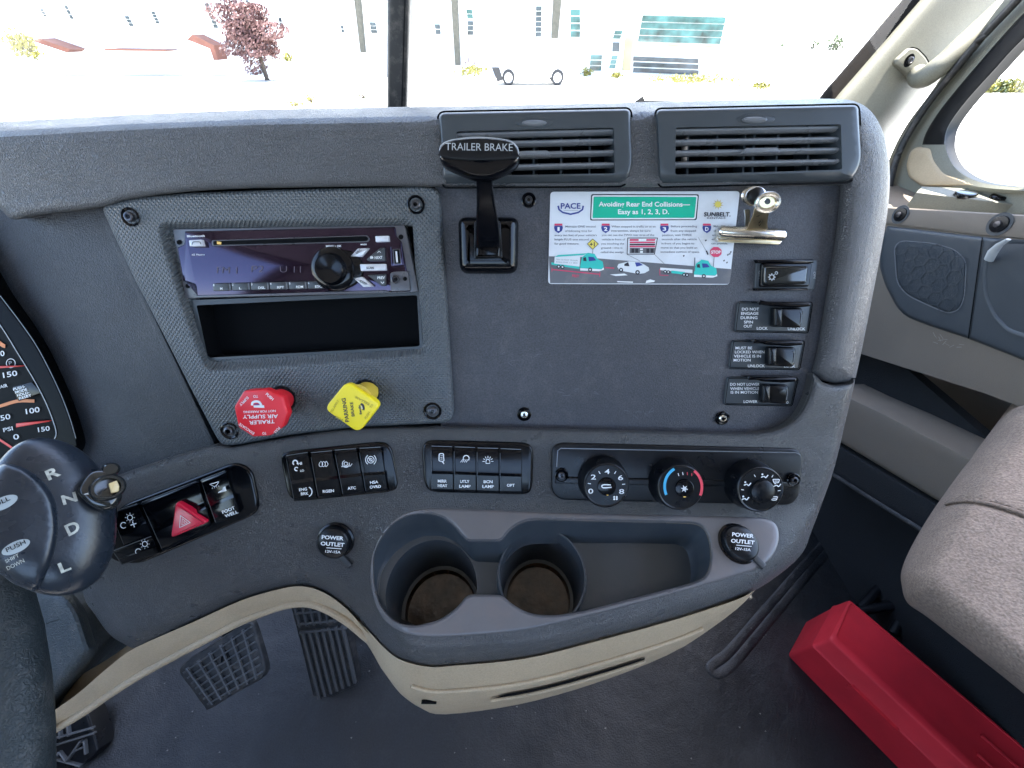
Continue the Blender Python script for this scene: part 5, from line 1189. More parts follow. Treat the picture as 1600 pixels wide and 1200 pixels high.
b = B(); b.prism(FPd, Z9([(150, 690), (355, 620), (368, 640), (408, 775), (395, 800), (330, 850), (150, 900)]), -.03, 0, M['satin'], bev=.003); b.build('pad', T)
b = B()
for a, c in (((180, 745), (380, 690)), ((185, 775), (385, 712)), ((240, 690), (245, 735)), ((275, 680), (280, 725)), ((195, 870), (240, 790)), ((240, 790), (270, 830)), ((270, 830), (330, 745)), ((300, 790), (340, 770)), ((345, 740), (350, 800)), ((220, 820), (330, 850))):
    a, c = z9(*a), z9(*c); d = (Vector(c) - Vector(a)).normalized(); n = Vector((-d.y, d.x)) * 1.4
    b.prism(FPd, [tuple(Vector(a) + n), tuple(Vector(c) + n), tuple(Vector(c) - n), tuple(Vector(a) - n)], -.001, .006, M['rib'], bev=.0015)
b.build('grip_rib', T)

# ================================================================ passenger door and right side of the cab
XD = .75
def Fx(x): return Fr((x, 0, 0), (0, -1, 0), (0, 0, 1))
FD = Fx(XD); base = FD.hit(1500, 520)
T = thing('passenger_door', 'taupe and slate passenger door with speaker grille and window switch panel', 'door', base)
def zd(x, y): return (1340 + x / 3.53, 280 + y / 3.53)
ZD = lambda l: [zd(*q) for q in l]
b = B()
# inner panel with the upper ledge rolling outwards
prof = [(.97, -.262), (.80, -.262), (.772, -.266), (.756, -.278), (.75, -.30), (.75, -.345)]
ys = (-.75, 1.02)
b.rings([[(x, y, z) for x, z in prof] for y in ys][::1], M['door_beige'], closed=False)
b.sheet([(1300, 345), (1387, 352), (1535, 369), (1600, 374), (1760, 392), (1760, 700), (1540, 615), (1346, 553), (1300, 545)], [], lambda x, y: FD.hit(x, y, -.002), M['door_beige'], step=16)
b.sheet([(1300, 318), (1760, 345), (1760, 392), (1600, 374), (1535, 369), (1387, 352), (1300, 345)], [], lambda x, y: FD.hit(x, y, 0), M['door_beige'], step=16, rings_=(2, 4), edge=(4, .004))
rnd_ = random.Random(3); M['scuff2'] = mat('pale_door_scuff', (.26, .235, .2), .6)
for _ in range(12):
    a0 = rnd_.uniform(1455, 1500); b0 = 530 + (a0 - 1470) * .25 + rnd_.uniform(-8, 12); an = rnd_.gauss(.5, .6); b.stroke(FD, [(a0, b0), (a0 + 8 * math.cos(an), b0 + 8 * math.sin(an))], rnd_.uniform(.4, 1.0), .0012, M['scuff2'])
b.build('door_panel', T)
for c in (zd(238, 195), zd(785, 248)):
    b = B(); f_ = FD; b.lathe(f_, c, [(.0165, .0005), (.0165, .0010), (.012, .0006), (.010, .001)], M['door_grey'], hc=0, n=24); b.lathe(f_, c, [(.012, .0008), (.0115, .0022), (.007, .003), (.0001, .003)], M['satin'], hc=0, n=20); b.lathe(f_, c, [(.005, .003), (.0045, .0055), (.0001, .006)], M['screw'], hc=0, n=12); b.build('trim_screw', T)
ins = spl([(1387, 353), (1378, 375), (1374, 407), (1379, 432), (1389, 457), (1411, 490), (1453, 509), (1513, 529), (1600, 563), (1700, 603)], 4) + [(1760, 625), (1760, 395)] + spl([(1600, 375), (1535, 370), (1450, 360), (1387, 353)], 3)[:-1]
b = B(); b.sheet(ins, [], lambda x, y: FD.hit(x, y, .004), M['door_grey'], step=12, rings_=(2, 4, 7), edge=(6, .008), wall=-FD.N * .006)
b.build('pocket_panel', T)
gr = rp([(1397, 385, 10), (1408, 376, 8), (1459, 380), (1493, 390, 12), (1510, 407, 12), (1507, 464, 10), (1499, 484, 8), (1482, 490, 8), (1459, 481), (1416, 461, 14), (1401, 441, 10)], 12, 4)
b = B(); b.sheet(gr, [], lambda x, y: FD.hit(x, y, .0055), M['grille'], step=10, rings_=(2, 4), edge=(4, .006)); b.stroke(FD, ccw(gr), 1.6, .0052, M['slat'], closed=True)
hx = []
for j in range(-5, 6):
    for i in range(-5, 6):
        u0, v0 = FD.uv(1455, 435); cx = u0 + (i + .5 * (j % 2)) * .023; cy = v0 + j * .020
        pts = [FD.pt(cx + .0125 * math.cos(R(60 * k + 30)), cy + .0125 * math.sin(R(60 * k + 30)), .0066) for k in range(6)]
        def topx(p): d = p; f = d.y * CP - d.z * SP; return (800 + FPX * d.x / f, 600 - FPX * (d.y * SP + d.z * CP) / f)
        if polydist(topx(FD.pt(cx, cy, .006)), gr) < -6:
            for k in range(6):
                a, c = pts[k], pts[(k + 1) % 6]; e = (c - a).normalized().cross(FD.N) * .0006; b.face([a + e, c + e, c - e, a - e], M['door_grey'])
b.build('speaker_grille', T)
b = B(); b.stroke(FD, [(1535, 371), (1524, 450), (1513, 529)], 2.0, .0055, M['dark']); b.build('panel_gap', T)
b = B(); hc_ = spl([(1760, 392), (1640, 378), (1575, 374), (1545, 384), (1535, 430), (1540, 470), (1560, 505), (1600, 528), (1760, 560)], 4)
b.sheet(hc_, [], lambda x, y: FD.hit(x, y, .006 - .05 * sstep(0, 60, -polydist((x, y), hc_))), M['door_grey'], step=10, rings_=(2, 5, 9)); b.build('pull_cup', T)
b = B(); b.tube([FD.hit(1545, 406, .008), FD.hit(1551, 394, .018), FD.hit(1562, 382, .026), FD.hit(1576, 374, .03)], [.006, .006, .004, .003], M['cardpale'], n=10, flat=.5); b.build('pull_handle', T)
# window switch panel on the ledge
FL = Fr((0, 0, -.262), (0, -1, 0), (1, 0, 0)); FL = Fr((0, 0, -.225), (1, 0, 0), (0, 1, 0))
b = B(); b.prism(FL, [(1432, 300), (1440, 291), (1620, 299), (1620, 322), (1585, 319)], -.04, 0, M['pillar'], bev=.002); b.build('switch_plate', T)
b = B()
for (x, y) in ((1512, 300), (1568, 304)): b.prism(FL, ell(x, y, 19, 4.2, 20, 4), -.002, .006, M['gloss'], bev=.003)
b.build('window_switch', T)
# window frame plane
XW = .90; FW = Fx(XW)
b = B()
gl = spl([(1800, -130), (1700, -30), (1600, 62), (1557, 108), (1512, 158), (1485, 195), (1478, 218), (1479, 238), (1492, 262), (1520, 280), (1560, 289), (1640, 294), (1800, 298)], 5)
seal_o = spl([(1800, -160), (1690, -60), (1600, 20), (1530, 98), (1478, 160), (1452, 198), (1442, 222), (1441, 245), (1455, 272), (1490, 292), (1550, 300), (1640, 304), (1800, 310)], 5)
M['seal'] = mat('window_rubber_seal', (.006, .006, .0065), .5, spec=.2, grain=.2); b.sheet(seal_o, [gl], lambda x, y: FW.hit(x, y, .012), M['seal'], step=10, rings_=(2, 5), edge=(6, .006), hedge=(5, .01), wall=-FW.N * .02, hwall=-FW.N * .02)
b.build('window_seal', T)
b = B(); lo_o = spl([(1441, 226), (1441, 245), (1455, 272), (1490, 292), (1550, 300), (1640, 304), (1700, 306)], 5); lo_i = spl([(1477, 226), (1480, 240), (1493, 263), (1521, 281), (1561, 290), (1640, 295), (1700, 297)], 5)  # pale strip over the lower seal, sunlight put into its colour
b.rings([[FW.hit(x, y, .013) for x, y in lo_o], [FW.hit(x, y, .017) for x, y in [L2(a_, c_, .5) for a_, c_ in zip(lo_o, lo_i)]], [FW.hit(x, y, .013) for x, y in lo_i]], M['pillar'], closed=False)
b.build('sunlit_seal_strip', T)
b = B(); fr_o = spl([(1760, -200), (1620, -60), (1545, 30), (1490, 95), (1450, 150), (1420, 190), (1400, 225), (1385, 262), (1380, 300)], 4) + [(1385, 335), (1760, 345), (1800, 330)]
b.sheet(fr_o, [inset(ccw(seal_o), 3)], lambda x, y: FW.hit(x, y, .006), M['pillar'], step=12, rings_=(2, 5, 9), edge=(9, .012), hwall=-FW.N * .03, wall=-FW.N * .03)
b.build('window_frame', T)
b = B(); st_ = spl([(1700, -130), (1600, -12), (1540, 52), (1495, 105), (1460, 148), (1432, 188), (1410, 226), (1396, 262), (1388, 300)], 4)
FWs = FW; b.tube([FW.hit(x, y, .022) for x, y in st_], .007, M['rubber'], n=10); b.build('weather_strip', T)
b = B(); b.sheet(rp([(1432, 229), (1455, 230), (1460, 250), (1475, 270), (1532, 291), (1440, 291), (1420, 277), (1416, 258), (1422, 237)], 6, 3), [], lambda x, y: FW.hit(x, y, .018), M['beige'], step=8, rings_=(2, 4), edge=(4, .008), wall=-FW.N * .012); b.build('mirror_mount_cover', T)
b = B(); b.sheet(inset(ccw(gl), -4), [], lambda x, y: FW.hit(x, y, 0), M['glass'], step=60); b.build('window_pane', T)
# lower sill, step and wheel arch box at the right
def slab(name, pts, x, m_, th=.02):
    b = B(); f_ = Fx(x); b.sheet(pts, [], lambda a, c: f_.hit(a, c, 0), m_, step=20, rings_=(2, 5), edge=(5, .006), wall=-f_.N * th); return b
b = B(); b.box((.80, .1, -.76), (.02, 1.84, .54), M['carpet']); o = b.build('lower_side_wall'); o['kind'] = 'structure'
T = thing('door_sill', 'dark taupe sill panel below the passenger door', 'sill', Fx(.72).hit(1400, 760))
b = slab('x', [(1290, 600), (1327, 620), (1380, 645), (1505, 710), (1650, 790), (1650, 880), (1457, 777), (1312, 690), (1280, 675)], .70, M['door_beige'], .09); b.build('sill_panel', T)
b = B(); b.tube([Fx(.69).hit(x, y, 0) for x, y in ((1280, 730), (1295, 737), (1362, 780), (1430, 822), (1500, 868))], .004, M['rubber'], n=8); b.build('step_edge', T)
b = slab('x', [(1270, 690), (1312, 698), (1457, 785), (1600, 870), (1600, 1000), (1430, 826), (1295, 741), (1260, 725)], .698, M['carpet'], .05); b.build('step_riser', T)

# ================================================================ A pillar, grab handle, windscreen
P0 = ray(1300, 155) * .80; P1 = ray(1425, 0) * .72; P2 = ray(1560, 0) * .74
nP = (P1 - P0).cross(P2 - P0).normalized()
if nP.dot(P0) > 0: nP = -nP
Up_ = (P1 - P0).normalized(); FA = Fr(P0, Up_.cross(nP) * 1.0, Up_)
if FA.N.dot(P0) > 0: FA = Fr(P0, -FA.U, Up_)
T = thing('windscreen_pillar', 'pale beige grained windscreen pillar trim with black rubber edge', 'pillar', P0)
b = B(); po = spl([(1240, 225), (1295, 153), (1330, 112), (1427, 0), (1520, -110), (1600, -200)], 4) + [(1780, -200), (1700, -60)] + spl([(1640, -30), (1560, 40), (1500, 95), (1447, 148), (1410, 190), (1385, 222), (1365, 300), (1360, 420)], 4) + [(1240, 420)]
def Spil(x, y):
    d = max(0, -polydist((x, y), po)); return FA.hit(x, y, .0) * (1 + .0)
b.sheet(po, [], Spil, M['pillar'], step=12, rings_=(2, 5, 10, 16, 24, 32), edge=(34, .07)); b.build('trim', T)
b = B(); b.sheet(spl([(1215, 250), (1277, 157), (1320, 106), (1409, 0), (1500, -110)], 4) + spl([(1560, -110), (1470, 0), (1370, 110), (1325, 165), (1270, 250)], 4), [], lambda x, y: FA.hit(x, y, -.004) * 1.02, M['dark'], step=12, rings_=(2, 5), edge=(6, .01), wall=[lambda q, p: p * .02]); b.build('rubber_edge', T)
T = thing('grab_handle', 'beige grab handle bolted to the windscreen pillar', 'grab handle', FA.hit(1430, 110))
def z44(x, y): return (1200 + x / 4, y / 4)
b = B(); ft = rp([z44(*p) for p in [(893, 298), (935, 305), (985, 355), (1010, 400), (1000, 470), (900, 505), (860, 450), (800, 400), (812, 370)]], 3, 3)
b.stroke(FA, inset(ccw(ft), -.5), 2.0, .003, M['dark'], closed=True)
b.prism(FA, ft, .001, .010, M['pillar'], bev=.003, seg=4); b.build('foot', T)
b = B(); b.lathe(FA, z44(882, 378), [(.011, .0101), (.0105, .0108), (.009, .0104), (.0088, .0102), (.0001, .0102)], M['dark'], hc=.01, sx=1.0, n=24); b.lathe(FA, z44(884, 378), [(.0065, .0104), (.006, .0135), (.004, .0145), (.0025, .0125), (.0001, .012)], M['screw'], hc=.01, n=20); b.build('bolt', T)
b = B(); hp_ = [(925, 455, .012), (945, 480, .028), (985, 478, .045), (1040, 440, .055), (1110, 385, .06), (1200, 300, .062), (1320, 190, .062), (1450, 70, .062), (1600, -60, .062), (1760, -200, .062)]
pts_ = spl([tuple(FA.hit(*z44(x, y), h)) for x, y, h in hp_], 4); n_ = len(pts_)
b.tube(pts_, [.015 + .005 * sstep(0, .25, i / n_) for i in range(n_)], M['pillar'], n=20); b.build('bar', T)
# windscreen: two panes and a rubber covered centre post
FWi = Fr((0, .86, -.14), (1, 0, 0), (0, -.22, .98))
T = thing('windscreen', 'two pane truck windscreen split by a black centre post', 'windscreen', FWi.hit(622, 170))
for pxs in (((-260, 230), (-300, -260), (622, -260), (622, 200)), ((622, 200), (622, -260), (1600, -260), (1290, 200))):
    b = B(); b.sheet(list(pxs), [], lambda x, y: FWi.hit(x, y, .004), M['glass'], step=120); b.build('windscreen_pane', T)
b = B(); cp_ = [(603, 205), (603, -260), (648, -260), (634, 205)]
b.prism(FWi, cp_, -.02, .02, M['rubber'], bev=.010, seg=5)
b.stroke(FWi, [(627, 200), (631, 60), (636, -100), (640, -260)], 2.2, .0205, M['matteblack']); b.build('centre_post', T)
T = thing('wiper', 'small black wiper tip showing above the dashboard', 'wiper', ray(1010, 158) * 1.0)
FWp = Fr((0, .95, -.1), (1, 0, 0), (0, .2, 1)); b = B(); b.prism(FWp, [(994, 158), (1005, 150), (1008, 157), (1060, 157.5), (1058, 160), (992, 161)], -.01, .004, M['matteblack'], bev=.001, back=True); b.build('wiper_arm', T)

# ================================================================ passenger seat, red case
T = thing('passenger_seat', 'passenger seat cushion in grey woven cloth with piped seam', 'seat', ray(1500, 960) * .72)
FSe = Fr(ray(1560, 840) * .43, (.95, .1, .35), (.05, .90, -.05))
so = spl([(1800, 560), (1640, 600), (1600, 619), (1580, 632), (1545, 678), (1500, 738), (1456, 800), (1425, 852), (1409, 890), (1409, 915), (1418, 942), (1450, 965), (1520, 1020), (1600, 1084), (1700, 1170), (1850, 1290)], 5) + [(1900, 1000), (1900, 650)]
seam = spl([(1462, 800), (1474, 792), (1490, 788), (1520, 786), (1560, 794), (1620, 815), (1720, 858), (1860, 910)], 5)
def seamd(x, y):
    best = 1e9
    for a, c in zip(seam, seam[1:]):
        a = Vector(a); c = Vector(c); P = Vector((x, y)); d = c - a; t = max(0, min(1, (P - a).dot(d) / d.length_squared)); best = min(best, (a + d * t - P).length)
    return best
def Sse(x, y):
    h = -.006 * math.exp(-(seamd(x, y) / 5.0) ** 2); 
    return FSe.hit(x, y, .02 * math.sin((x - 1400) / 130) + h)
b = B(); b.sheet(so, [], Sse, M['seat'], step=7, rings_=(2, 5, 10, 18, 28, 40), edge=(60, .20), wall=[lambda q, p: p * .05, lambda q, p: p * .2]); b.build('cushion', T)
def Sedge(x, y):
    z = max(0, 1 - max(0, -polydist((x, y), so)) / 60); return Sse(x, y) * (1 + .20 * (1 - math.sqrt(max(0, 1 - z * z))))
b = B(); b.tube([Sedge(x, y) + FSe.N * .0045 for x, y in seam if polydist((x, y), so) < -12], .0022, M['seat'], n=10); b.build('piping', T)
b = B(); c0 = ray(1500, 1010) * .85; b.box((c0.x + .25, c0.y - .05, c0.z - .02), (.55, .5, .25), M['matteblack']); b.build('seat_base', T)
b = B(); 
for a, c in (((1345, 950), (1410, 880)), ((1395, 990), (1430, 935)), ((1380, 900), (1440, 935)), ((1340, 955), (1430, 940))): b.tube([on_floor(*a, .06), on_floor(*c, .10)], .009, M['matteblack'], n=10)
b.build('seat_frame', T)
# red case
z0 = ZF + .15
def Zp(z): return Fr((0, 0, z), (1, 0, 0), (0, 1, 0))
T = thing('red_plastic_case', 'long red plastic case lying on the floor before the seat', 'case', Zp(ZF + .002).hit(1420, 1150))
FT = Zp(z0); FM_ = Zp(z0 - .045); FB2 = Zp(ZF + .003)
def ext(a, c, k): return (a[0] + (c[0] - a[0]) * k, a[1] + (c[1] - a[1]) * k)
A = (1327, 937); A2 = ext((1345, 948), (1600, 1147), 1.8); Bq = (1297, 998); B2 = ext((1297, 998), (1510, 1196), 1.9)
b = B()
tA, tA2, tB, tB2 = FT.hit(*A), FT.hit(*A2), FT.hit(*Bq), FT.hit(*B2)
dirx = (tB2 - tB).normalized(); L_ = .62; wv_ = (tA - tB); wv_ = wv_ - dirx * wv_.dot(dirx); wlen = wv_.length; wv_.normalize(); wlen = max(wlen, .08)
skew = (tA - tB).dot(dirx)
def frame_box(z_off_out, z, L0=0.0): pass
def ringz(o, z, s0):   # rectangle ring enlarged by o at height z, first end shifted by s0
    q = []
    for (a_, w_) in ((s0 - o * .35, -o), (L_ + o, -o), (L_ + o, wlen + o * .25), (s0 + skew - o * .3, wlen + o * .25)):
        p = tB + dirx * a_ + wv_ * w_; q.append((p.x, p.y))
    q = rp([(x * 1000, y * 1000) for x, y in q], 7, 4); return [Vector((x / 1000, y / 1000, z)) for x, y in q]
b.rings([ringz(.008, z0 - .052, 0), ringz(.011, z0 - .049, 0), ringz(.011, z0 - .043, 0), ringz(.008, z0 - .040, 0), ringz(.003, z0 - .004, 0), ringz(.0015, z0 - .001, 0), ringz(0, z0, 0), ringz(-.012, z0 + .0005, 0), ringz(-.015, z0 - .0015, .0), ], M['case'], cap0=True)
b.build('lid', T)
b = B(); b.rings([ringz(.0, ZF + .003, 0), ringz(.005, z0 - .055, 0), ringz(.005, z0 - .051, 0)], M['case']); b.build('body', T)
b = B()
for k, w_ in ((0.35, .3), (0.35, .62)):
    a = tB + dirx * (skew * w_ + .20) + wv_ * wlen * w_ + Vector((0, 0, .001)); c = tB + dirx * (L_ - .02) + wv_ * wlen * w_ + Vector((0, 0, .001)); b.tube([a, c], [.003, .004], M['case'], n=10, flat=.6)
b.build('ridge', T)
for k_, l_ in ((.10, .07), (.27, .05)):
    b = B(); a = tB + dirx * k_ - wv_ * .012 + Vector((0, 0, -.047)); b.box(a, (l_, .006, .012), M['case'], rz=math.atan2(dirx.y, dirx.x)); b.build('latch', T)

# ================================================================ unseen cab shell round the camera, openings shaped for the light (roof, rear wall, driver side)
def structure(name, boxes, m_):
    b = B()
    for c, d in boxes: b.box(c, d, m_)
    o = b.build(name); o['kind'] = 'structure'; return o
M['lining'] = mat('cab_headlining', (.17, .163, .15), .9)
M['sheet_metal'] = mat('cab_outer_skin', (.7, .7, .7), .3)
structure('ceiling', [((-.1, -.20, .80), (2.2, 2.0, .04))], M['lining'])
structure('rear_wall', [((-.1, -1.2, -.50), (2.2, .04, 1.0)), ((-.95, -1.2, .25), (.5, .04, .5)), ((.75, -1.2, .25), (.5, .04, .5)), ((-.1, -1.2, .65), (2.2, .04, .3))], M['lining'])
structure('driver_side_wall', [((-1.2, -.1, -.60), (.04, 2.3, .75)), ((-1.2, -.1, .74), (.04, 2.3, .10)), ((-1.2, -1.12, .25), (.04, .16, .95)), ((-1.2, .95, .25), (.04, .10, .95))], M['lining'])
structure('passenger_side_wall', [((.98, -.1, -.62), (.04, 2.3, .70)), ((.98, -.1, .72), (.04, 2.3, .14)), ((.98, -.85, .2), (.04, .8, .9))], M['lining'])
structure('front_cowl', [((-.1, 1.15, -.80), (2.2, .3, .86))], M['matteblack'])

# ================================================================ outside
ZG = -2.35
M['ground'] = mat('pale_concrete', (.52, .51, .49), .8, var=.06, vscale=.2); M['wallw'] = mat('white_stucco', (.82, .82, .80), .7, var=.02, vscale=.3)
M['win'] = mat('teal_glass_tree_reflection', (.035, .10, .095), .12, var=.9, vscale=1.2); M['win2'] = mat('pale_teal_glass', (.25, .46, .45), .15, var=.15, vscale=.5); M['stone'] = mat('brown_grey_stone', (.085, .08, .062), .8, var=.25, vscale=6)  # win: reflected trees suggested by dark mottling in the colour
M['tan'] = mat('tan_panel', (.46, .38, .2), .7, var=.3, vscale=.7); M['brick'] = mat('red_awning', (.16, .06, .04), .7, var=.2, vscale=2)
M['leaf_p'] = mat('purple_leaf', (.12, .06, .058), .6); M['leaf_y'] = mat('yellow_green_leaf', (.16, .15, .02), .6); M['leaf_g'] = mat('green_leaf', (.05, .075, .03), .6); M['bark'] = mat('bark', (.06, .045, .035), .8)
M['darkwin'] = mat('dark_window', (.035, .05, .06), .15, var=.6, vscale=1.5)
b = B(); b.face([(-400, -200, ZG), (400, -200, ZG), (400, 700, ZG), (-400, 700, ZG)], M['ground']); o = b.build('ground'); o['kind'] = 'structure'
YB = 34.0
FO = Fr((0, YB, 0), (1, 0, 0), (0, 0, 1))
T = thing('office_building', 'white office building with tall slit windows and a wide teal window bay', 'building', (0, YB, ZG))
b = B(); b.box((-22.5, YB + 6.02, ZG + 8), (79, 12, 16), M['wallw']); b.build('wall', T)
def wpane(pts, m_='darkwin', name='window', h=.05):
    b = B(); b.prism(FO, pts, 0, h, M[m_]); return b.build(name, T)
def strip(x0, y0, x1, y1, w_, rows, m_='darkwin'):
    b = B(); L = lambda t: (x0 + (x1 - x0) * t, y0 + (y1 - y0) * t)
    for k in range(rows):
        a, c = L(k / rows), L((k + .82) / rows); b.prism(FO, [(a[0] - w_ / 2, a[1]), (a[0] + w_ / 2, a[1]), (c[0] + w_ / 2, c[1]), (c[0] - w_ / 2, c[1])], 0, .05, M[m_])
    b.build('window', T)
for a in ((64, 14, 71, 27, 4, 3), (101, 8, 113, 31, 4, 3), (197, 25, 206, 42, 6, 3), (238, 18, 247, 38, 5, 4), (322, 5, 338, 45, 6, 6), (385, 0, 392, 20, 4, 3), (437, 28, 441, 50, 4, 3), (534, 40, 536, 52, 4, 2),
          (580, 0, 585, 30, 9, 3, 'win2'), (582, 35, 585, 53, 9, 3), (680, 2, 684, 36, 9, 3, 'win2'), (683, 38, 685, 55, 8, 2), (733, 15, 735, 30, 9, 2, 'win'), (735, 33, 735, 56, 9, 3), (842, 10, 841, 59, 9, 6), (899, 15, 899, 60, 15, 4, 'win'),
          (940, 12, 932, 60, 20, 2, 'win2'), (972, 0, 960, 46, 12, 3, 'win2'), (967, 48, 963, 62, 12, 2, 'win'), (963, 66, 962, 84, 11, 1, 'darkwin'), (961, 87, 956, 108, 9, 3, 'win'), (932, 86, 930, 112, 18, 3, 'win')): strip(*a)
for pts in ([(546, -60), (556, -60), (569, 82), (563, 82)], [(701, -60), (712, -60), (719, 102), (711, 102)], [(868, -60), (883, -60), (872, 60), (862, 60)]):
    b = B(); b.prism(FO, pts, 0, .5, M['stone']); b.build('pilaster', T)
wpane([(981, 28), (994, 28), (985, 110), (973, 110)], 'tan', 'tan_column', .2)
b = B(); b.prism(FO, [(998, 67), (1140, 72), (1139, 76), (996, 71)], 0, .1, M['tan']); b.build('ledge', T)
for k in range(6):
    y0 = 3 + k * 10.6; y1 = y0 + 9.2; q = lambda y: (1008 - (y - 3) * .18, 1139 - (y - 3) * .22)
    wpane([(q(y0)[0], y0), (q(y0)[1], y0 + 3.5), (q(y1)[1], y1 + 3.8), (q(y1)[0], y1)], 'win2' if k < 2 else 'win')
b = B()
for k in range(3): b.prism(FO, [(990, 88 + 9 * k), (1092, 92 + 9 * k), (1091, 99 + 9 * k), (989, 95 + 9 * k)], 0, .05, M['darkwin'])
b.build('window', T)
for pts in ([(50, 64), (60, 60), (110, 77), (104, 82)], [(292, 62), (300, 54), (334, 71), (340, 94), (334, 94), (328, 76)], [(163, 76), (258, 78), (258, 80), (163, 79)]):
    b = B(); b.prism(Fr((0, YB - 1, 0), (1, 0, 0), (0, 0, 1)), pts, -1.0, .2, M['brick']); b.build('awning', T)
def foliage(b, c, rx, ry, rz, n, m_, size, seedn=0):
    rnd = random.Random(seedn)
    for _ in range(n):
        while True:
            p = Vector((rnd.uniform(-1, 1), rnd.uniform(-1, 1), rnd.uniform(-1, 1)))
            if p.length < 1: break
        p = p * (.55 + .45 * rnd.random()) if p.length < .4 else p; k = .78 + .35 * math.sin(p.x * 6 + seedn) * math.cos(p.z * 7 + seedn * 2)
        q = Vector((c[0] + p.x * rx * k, c[1] + p.y * ry * k, c[2] + p.z * rz * k)); a = Vector((rnd.gauss(0, 1), rnd.gauss(0, 1), rnd.gauss(0, 1))).normalized(); e = a.orthogonal().normalized(); g_ = a.cross(e); s_ = size * rnd.uniform(.6, 1.3)
        b.face([q - e * s_, q + g_ * s_ * .45, q + e * s_, q - g_ * s_ * .45], m_)
def gpos(px, py):      # where the sight line meets the ground
    return ray(px, py) * (ZG / ray(px, py).z)
def at_y(px, py, y): d = ray(px, py); return d * (y / d.y)
def plant(name, label, cat, px, py, y, rx, rz, m_, n, size, seedn, trunk=True, group=None):
    c = at_y(px, py, y); bk_ = M['bark']
    if not trunk:
        t_ = (ZG + rz * .8) / ray(px, py).z
        if 0 < t_ * ray(px, py).y < 33: c = ray(px, py) * t_; rx *= c.y / y
        else: bk_ = M['cardpale']  # stems paled so they wash out, glare put into the colour
    T = thing(name, label, cat, (c.x, c.y, ZG), group)
    b = B(); foliage(b, c, rx, rx * .9, rz, n, m_, size, seedn); b.build('crown' if trunk else 'leaves', T, smooth=False)
    b = B(); r_ = .14 if trunk else .05
    b.tube([(c.x, c.y, ZG), (c.x + .05, c.y, (ZG + c.z) / 2), (c.x, c.y, c.z)], [r_, r_ * .8, r_ * .4], bk_, n=8)
    for k in range(5): a = k * 1.3; b.tube([(c.x, c.y, c.z - rz * .5), (c.x + rx * .6 * math.cos(a), c.y + rx * .6 * math.sin(a), c.z + rz * .4)], [r_ * .5, r_ * .15], bk_, n=6)
    b.build('trunk' if trunk else 'stems', T)
plant('purple_leaf_tree', 'round purple leaved tree in front of the white building', 'tree', 391, 50, 30, 2.0, 1.9, M['leaf_p'], 9000, .10, 3)
plant('yellow_bush', 'small yellow green bush near the left red awning', 'bush', 36, 70, 31, .95, .75, M['leaf_y'], 700, .12, 5, False)
plant('low_bush', 'low yellow green bush just right of the purple tree', 'bush', 450, 90, 29, .35, .3, M['leaf_y'], 160, .09, 6, False)
plant('low_bush', 'yellow bush strip left of the parked pickup', 'bush', 738, 110, 29.5, 1.1, .25, M['leaf_y'], 420, .09, 7, False)
plant('red_shrub', 'small reddish shrub above the yellow bush strip', 'shrub', 735, 99, 30, .5, .45, M['leaf_p'], 90, .08, 8, False)
plant('low_bush', 'yellow green bush right of the parked pickup', 'bush', 917, 113, 30, .45, .25, M['leaf_y'], 200, .09, 9, False)
plant('low_bush', 'yellow green bush below the tan column', 'bush', 963, 117, 30, .5, .2, M['leaf_y'], 160, .09, 10, False)
plant('hedge', 'long low hedge under the wide teal window bay', 'hedge', 1080, 124, 29, 3.4, .2, M['leaf_y'], 900, .09, 11, False)
plant('low_bush', 'yellow tuft right of the long low hedge', 'bush', 1190, 134, 27, .7, .2, M['leaf_y'], 200, .08, 12, False)
plant('road_bush', 'pale green bush just above the dashboard left of the centre post', 'bush', 484, 154, 17, .45, .22, M['leaf_y'], 160, .05, 13, False)
plant('road_bush', 'pale yellow bush above the dashboard at left centre', 'bush', 460, 162, 16, .5, .12, M['leaf_y'], 120, .05, 14, False)
plant('road_bush', 'sparse dry bush beside the centre post', 'bush', 565, 147, 18, .5, .3, M['leaf_g'], 60, .05, 15, False)
plant('distant_tree', 'far small green tree left of the pillar', 'tree', 1303, 74, 75, 1.5, 1.6, M['leaf_g'], 200, .28, 16)
plant('distant_tree', 'faint far tree further left of the pillar', 'tree', 1272, 70, 80, 1.5, 1.0, M['leaf_g'], 80, .25, 17)
plant('distant_tree', 'faint far tree right of the office building', 'tree', 1215, 76, 80, 2.2, 1.0, M['leaf_g'], 90, .22, 18)
T = thing('field_hedge', 'yellow green hedge seen through the passenger door window', 'hedge', (34, 25, ZG))
b = B()
for k in range(16):
    c = at_y(1520 + 14 * k, 136 + k * .3, 24); foliage(b, c, .9, .6, .42, 260, M['leaf_y'] if k % 3 else M['leaf_g'], .10, 30 + k)
b.build('leaves', T, smooth=False)
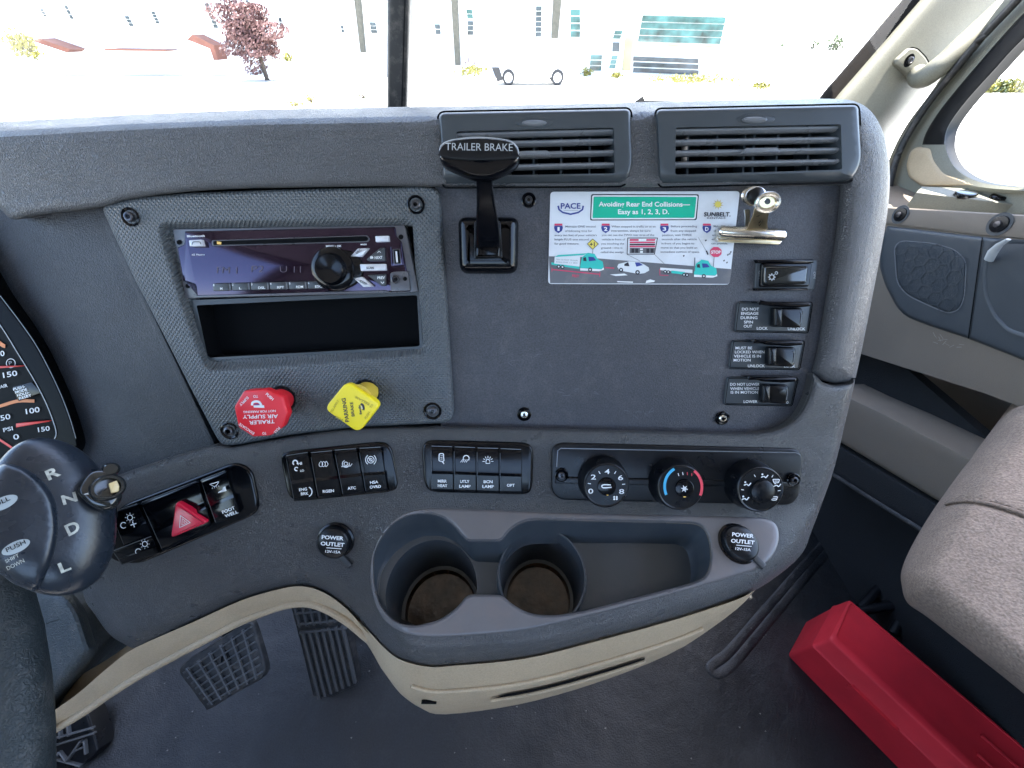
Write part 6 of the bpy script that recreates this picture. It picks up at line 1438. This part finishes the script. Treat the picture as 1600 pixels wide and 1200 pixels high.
# parked white pickup
YC = 27.0; FCa = Fr((0, YC, 0), (1, 0, 0), (0, 0, 1))
a = at_y(775, 131, YC); c = at_y(890, 131, YC); x0, x1 = a.x, c.x; Lc = x1 - x0
T = thing('parked_pickup', 'white parked pickup truck in front of the white building', 'pickup truck', ((x0 + x1) / 2, YC, ZG))
M['carw'] = mat('white_car_paint', (.8, .8, .8), .25, coat=.6); M['tyre'] = mat('tyre_rubber', (.02, .02, .022), .7)
sh = [(0, .45), (.01, .95), (.30, 1.0), (.36, 1.5), (.40, 1.72), (.66, 1.76), (.78, 1.12), (.97, 1.0), (1.0, .75), (1.0, .42)]
whx = (.17, .83)
bot = []
for wx in reversed(whx): bot += [(wx + .085 * math.cos(R(t)), .38 + .085 * Lc * math.sin(R(t))) for t in range(0, 181, 20)]
poly = [(x0 + u * Lc, v + ZG) for u, v in sh] + [(x0 + u * Lc, v + ZG) for u, v in bot]
b = B(); pu = [(x, z) for x, z in poly]; pu = ccw(pu)
b.rings([[Vector((x, YC + 1.7, z)) for x, z in pu], [Vector((x, YC, z)) for x, z in pu]], M['carw']); b.build('body', T)
for wx in whx:
    for yy in (YC + .02, YC + 1.45):
        b = B(); cx, cz = x0 + wx * Lc, ZG + .35; fw = Fr((cx, yy, cz), (1, 0, 0), (0, 0, 1)); b.lathe(fw, None, [(.35, -.22), (.35, 0), (.3, .02), (.22, .02)], M['tyre'], uv=(0, 0), n=28, cap=False); w_ = b.build('wheel', T)
        b = B(); b.lathe(fw, None, [(.225, .015), (.20, .0), (.06, .02), (.0001, .03)], M['carw'], uv=(0, 0), n=24); b.build('rim', w_) if False else b.build('rim', T)
b = B(); b.face([(x0 + u * Lc, YC - .01, v + ZG) for u, v in ((.41, 1.18), (.44, 1.62), (.64, 1.66), (.72, 1.18))], M['carw']); b.build('side_window', T)
b = B(); b.prism(FCa, [(768, 105), (780, 105), (786, 125), (777, 128)], -.1, .05, M['tyre']); b.build('tailgate', T)
T = thing('park_bench', 'two pale green bench seats standing on the bright forecourt', 'bench', gpos(325, 137))
b = B(); c = gpos(325, 137)
for dx in (-12, 12):
    f_ = Fr((0, c.y, 0), (1, 0, 0), (0, 0, 1)); b.prism(f_, [(300 + dx, 110), (320 + dx, 110), (320 + dx, 113), (313 + dx, 114), (316 + dx, 136), (309 + dx, 136), (306 + dx, 114), (301 + dx, 113)], -.3, .0, M['cardpale'], back=True)
b.build('seat', T)
